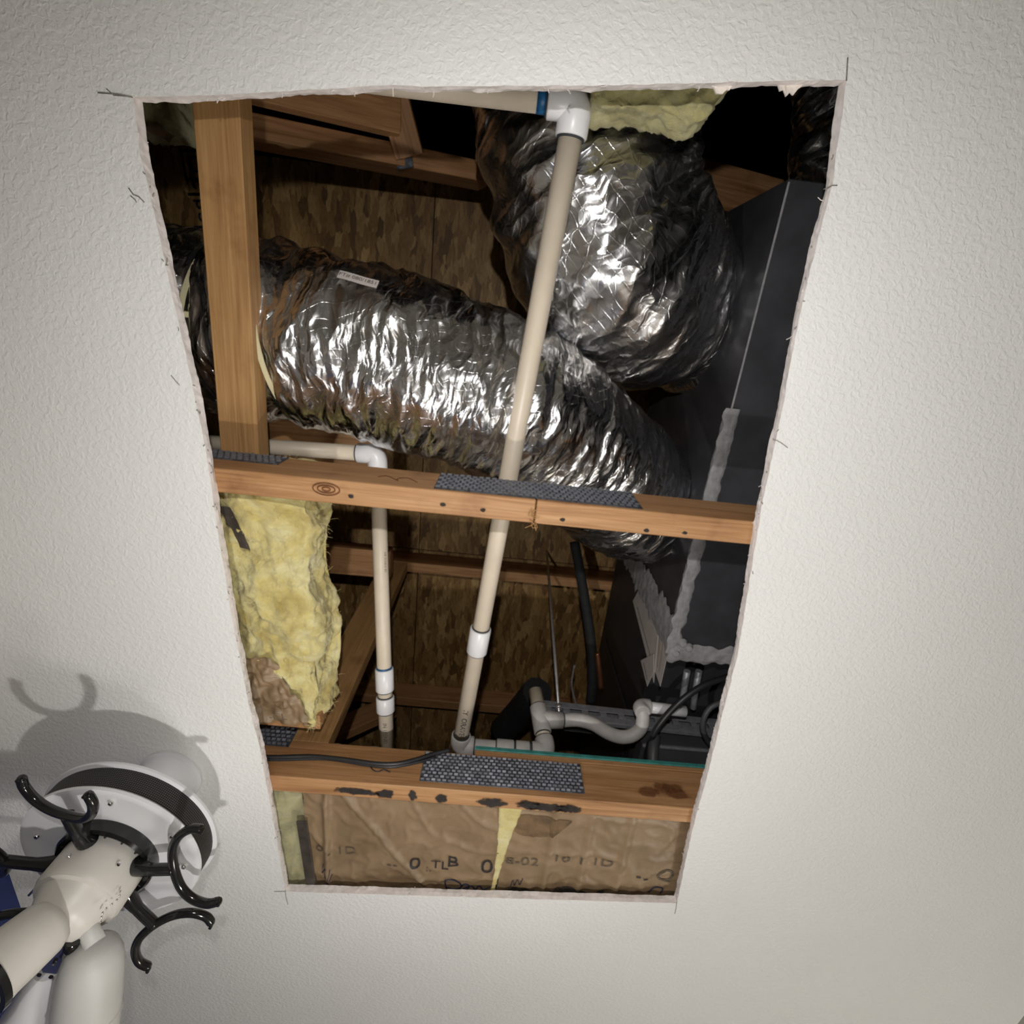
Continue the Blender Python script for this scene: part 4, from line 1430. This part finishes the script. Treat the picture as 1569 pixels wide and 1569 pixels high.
cable('hose', [at(1125, 1070, 0.96), at(1092, 1082, 0.95), at(1079, 1100, 0.945), at(1078, 1120, 0.945), at(1088, 1140, 0.945), at(1105, 1158, 0.945)], 0.0065, 'grey_plastic', 'dark hose loop beside the charcoal box at the right edge', 'hose', 'black hoses')
cable('refrigerant_line', [at(880, 830, 1.5), at(893, 900, 1.45), at(905, 980, 1.36), at(908, 1040, 1.30), at(905, 1075, 1.28)], 0.016, 'rubber', 'black foam wrapped line dropping past the roof deck behind the thin rod', 'pipe', None, 14)
cable('copper_line', [at(915, 1000, 1.3), at(918, 1025, 1.28), at(921, 1055, 1.26)], 0.010, 'copper', 'short dull copper line beside the black foam wrapped line', 'pipe')
cable('wire', [at(880, 1020, 1.2), at(876, 1050, 1.2), at(884, 1085, 1.2)], 0.003, 'mastic', 'thin grey wire hanging above the strut', 'wire')
cable('flue_hose', [at(770, 1120, 1.42), at(796, 1092, 1.36), at(812, 1074, 1.30), at(824, 1060, 1.27)], 0.048, 'rubber', 'dark flexible hose end behind the open pipe stub', 'hose')

pump = empty('charcoal_box', at(1045, 1150, 0.87), 'charcoal plastic box with a ridged lid in the lower right of the opening', 'box')
pu0 = uvp(1006, 1140, 0.90)[0]; pu1 = pu0 + 0.24
box_uvh('body', pu0, pu1, 0.925, 1.06, C_H1 + 0.0285, C_H1 + 0.150, 'grey_plastic', pump, 0.006)
box_uvh('lid', pu0 - 0.004, pu1 + 0.004, 0.921, 1.064, C_H1 + 0.1505, C_H1 + 0.20, 'grey_plastic', pump, 0.006)
box_uvh('seam_rib', pu0 - 0.006, pu1 + 0.006, 0.918, 0.9245, C_H1 + 0.144, C_H1 + 0.1505, 'steel', pump, 0.001)
tube('drain_spout', catmull([at(1000, 1180, 0.87), at(1001, 1150, 0.90), at(1004, 1128, 0.93)], 5), 0.013, 'grey_plastic', pump, 12)

# ------------------------------------------------------------------ ceiling fan without blades
FX, FY = -0.6277, 0.775
fan = empty('ceiling_fan', Vector((FX, FY, CAM.z + H_CEIL)), 'white ceiling fan with glossy black blade arms but no blades, lower left', 'ceiling fan')
def fc(h): return Vector((FX, FY, CAM.z + h))
def flathe(name, prof, mat, parent=fan, seg=72, **k):
    return lathe(name, [(r, h) for r, h in prof], Vector((FX, FY, CAM.z)), mat, parent, seg, **k)
flathe('canopy', [(0.0, 0.7055), (0.055, 0.7055), (0.056, 0.700), (0.051, 0.697), (0.0500, 0.655), (0.047, 0.645), (0.048, 0.622), (0.03, 0.615)], 'fan_white')
hs = flathe('motor_housing', [(0.02, 0.620), (0.070, 0.619), (0.112, 0.611), (0.134, 0.605), (0.1395, 0.602), (0.1395, 0.598), (0.133, 0.596)], 'fan_white')
flathe('perforated_band', [(0.1335, 0.5965), (0.1335, 0.5595)], 'band', hs, 96)
bp = flathe('bottom_plate', [(0.1345, 0.5620), (0.1365, 0.5595), (0.1355, 0.5555), (0.128, 0.5545), (0.120, 0.5575), (0.078, 0.5575), (0.0, 0.5575)], 'fan_white', hs, 96)
for ang in (-75, 15, 100, -160, -20):
    a = math.radians(ang)
    lathe('screw', [(0, -0.0035), (0.003, -0.003), (0.0042, -0.001), (0.0042, 0.002)], fc(0.5565) + Vector((math.cos(a), math.sin(a), 0)) * 0.111, 'chrome', bp, 12)
fw = flathe('flywheel', [(0.040, 0.560), (0.071, 0.560), (0.0725, 0.556), (0.0725, 0.540), (0.069, 0.536), (0.064, 0.540), (0.058, 0.549), (0.050, 0.549), (0.048, 0.535), (0.040, 0.534)], 'fan_black')
for k in range(15):
    a = 2 * math.pi * k / 15
    d_ = Vector((math.cos(a), math.sin(a), 0))
    plank('rib', fc(0.543) + d_ * 0.050, fc(0.543) + d_ * 0.068, 0.003, 0.010, ZDIR, 'fan_black', fw, 0.0005)
def blade_arm(ang, seed):
    a = math.radians(ang)
    e1 = Vector((math.cos(a), math.sin(a), 0)); e2 = Vector((-math.sin(a), math.cos(a), 0))
    P = lambda r, s, h: fc(h) + e1 * r + e2 * s * 0.97 - ZDIR * s * 0.23
    root = tube('blade_arm', catmull([P(0.052, 0, 0.534), P(0.066, 0, 0.5275), P(0.082, 0, 0.524), P(0.100, 0, 0.522), P(0.128, 0, 0.520)], 6), [0.0135 - 0.005 * min(1, k / 14) for k in range(25)], 'fan_black', fan, 16)
    horn = [P(0.184, -0.060, 0.519), P(0.166, -0.0625, 0.519), P(0.145, -0.052, 0.519), P(0.131, -0.030, 0.5195), P(0.1265, 0, 0.520), P(0.131, 0.030, 0.5195), P(0.145, 0.050, 0.519), P(0.166, 0.0605, 0.519), P(0.186, 0.058, 0.519)]
    pth = catmull(horn, 6)
    rs = [0.0066] * len(pth)
    rs[0] = rs[-1] = 0.0048; rs[1] = rs[-2] = 0.0064
    tube('fork', pth, rs, 'fan_black', root, 14)
    for s_, q in ((-1, horn[0]), (1, horn[-1])):
        lathe('screw_boss', [(0, -0.0078), (0.0022, -0.0076), (0.0026, -0.0066), (0.0026, 0.0)], q, 'fan_black', root, 12)
for k, ang in enumerate((-90, -8, 59, -164, 137)):
    blade_arm(ang, k)
hub = flathe('switch_housing', [(0.0, 0.545), (0.058, 0.545), (0.0600, 0.540), (0.0600, 0.492), (0.057, 0.485), (0.050, 0.483)], 'fan_cream')
flathe('light_kit_bowl', [(0.051, 0.4835), (0.047, 0.474), (0.041, 0.457), (0.030, 0.444), (0.0, 0.438)], 'fan_cream', hub)
for ang, h in ((-100, 0.51), (-35, 0.515)):
    a = math.radians(ang)
    d_ = Vector((math.cos(a), math.sin(a), 0))
    lathe('screw', [(0, 0.003), (0.003, 0.0025), (0.0035, 0.0)], fc(h) + d_ * 0.0600, 'chrome', hub, 10, axis=d_)
# pull chain of small beads on the right side of the housing
parts = []
pc0 = at(184, 1366, 0.492)
for k in range(8):
    p = pc0 + Vector((-0.0005 * k + 0.004 * math.sin(k), 0.0006 * k, -0.0052 * k))
    g = tube_geo([p + Vector((0, 0, 0.0018)), p, p - Vector((0, 0, 0.0018))], [0.0005, 0.0014, 0.0005], 8)
    parts.append(g)
V, Fc = merge_geo(parts)
mesh('pull_chain', V, Fc, 'chrome', hub, True)
plank('chain_guide', at(66, 1352, 0.50), at(84, 1333, 0.505), 0.012, 0.010, ZDIR, 'chrome', hub, 0.001)
tube('chain_rod', [at(44, 1372, 0.49), at(66, 1349, 0.50)], 0.0018, 'chrome', hub, 8)

def shade(a, b, prof, mat, name='lamp_shade', seg=40):
    a, b = Vector(a), Vector(b)
    ax = (b - a); L = ax.length
    return lathe(name, [(r, f * L) for r, f in prof], a, mat, fan, seg, ax)
# left lamp, pointing down
a_, b_ = at(90, 1404, 0.452), at(-30, 1505, 0.372)
s1 = shade(a_, b_, [(0.0, 0.0), (0.018, 0.01), (0.030, 0.08), (0.0355, 0.22), (0.0375, 0.5), (0.039, 0.8), (0.042, 0.97), (0.038, 0.97), (0.034, 0.8), (0.02, 0.7), (0.0, 0.68)], 'fan_cream')
ax = (b_ - a_).normalized()
lathe('shade_bezel', [(0.0375, -0.005), (0.0435, -0.004), (0.0440, 0.004), (0.0375, 0.005), (0.0375, -0.005)], a_ + (b_ - a_) * 0.975, 'fan_black', s1, 40, ax)
# right lamp, pointing away
n0, n1 = at(128, 1408, 0.470), at(146, 1446, 0.452)
tube('lamp_neck', [n0, n1], 0.0125, 'frost', fan, 20)
a_, b_ = at(145, 1442, 0.455), at(124, 1625, 0.398)
s2 = shade(a_, b_, [(0.0, 0.0), (0.016, 0.005), (0.029, 0.05), (0.035, 0.13), (0.0385, 0.26), (0.040, 0.45), (0.0405, 0.60), (0.042, 0.61), (0.042, 0.63), (0.0405, 0.64), (0.0405, 0.85), (0.036, 1.0), (0.03, 0.98)], 'frost')
# middle lamp on its polished socket
n0, n1 = at(104, 1436, 0.450), at(78, 1486, 0.440)
sk = plank('lamp_socket', n0, n1, 0.022, 0.012, CAM - n0, 'chrome', fan, 0.003)
tube('socket_slot', [at(86, 1470, 0.4285), at(82, 1477, 0.4285)], 0.0024, 'fan_black', sk, 8)
tube('lamp_socket', [at(112, 1440, 0.447), at(106, 1462, 0.445)], 0.009, 'fan_black', fan, 14)
a_, b_ = at(72, 1486, 0.442), at(14, 1640, 0.405)
s3 = shade(a_, b_, [(0.0, 0.0), (0.015, 0.0), (0.019, 0.06), (0.025, 0.25), (0.034, 0.5), (0.044, 0.75), (0.054, 1.0), (0.050, 1.0), (0.03, 0.5)], 'fan_white')
for px, py in ((60, 1494), (78, 1497)):
    lathe('screw_hole', [(0, -0.001), (0.0028, -0.001), (0.0028, 0.001)], at(px, py, 0.425), 'fan_black', s3, 10)
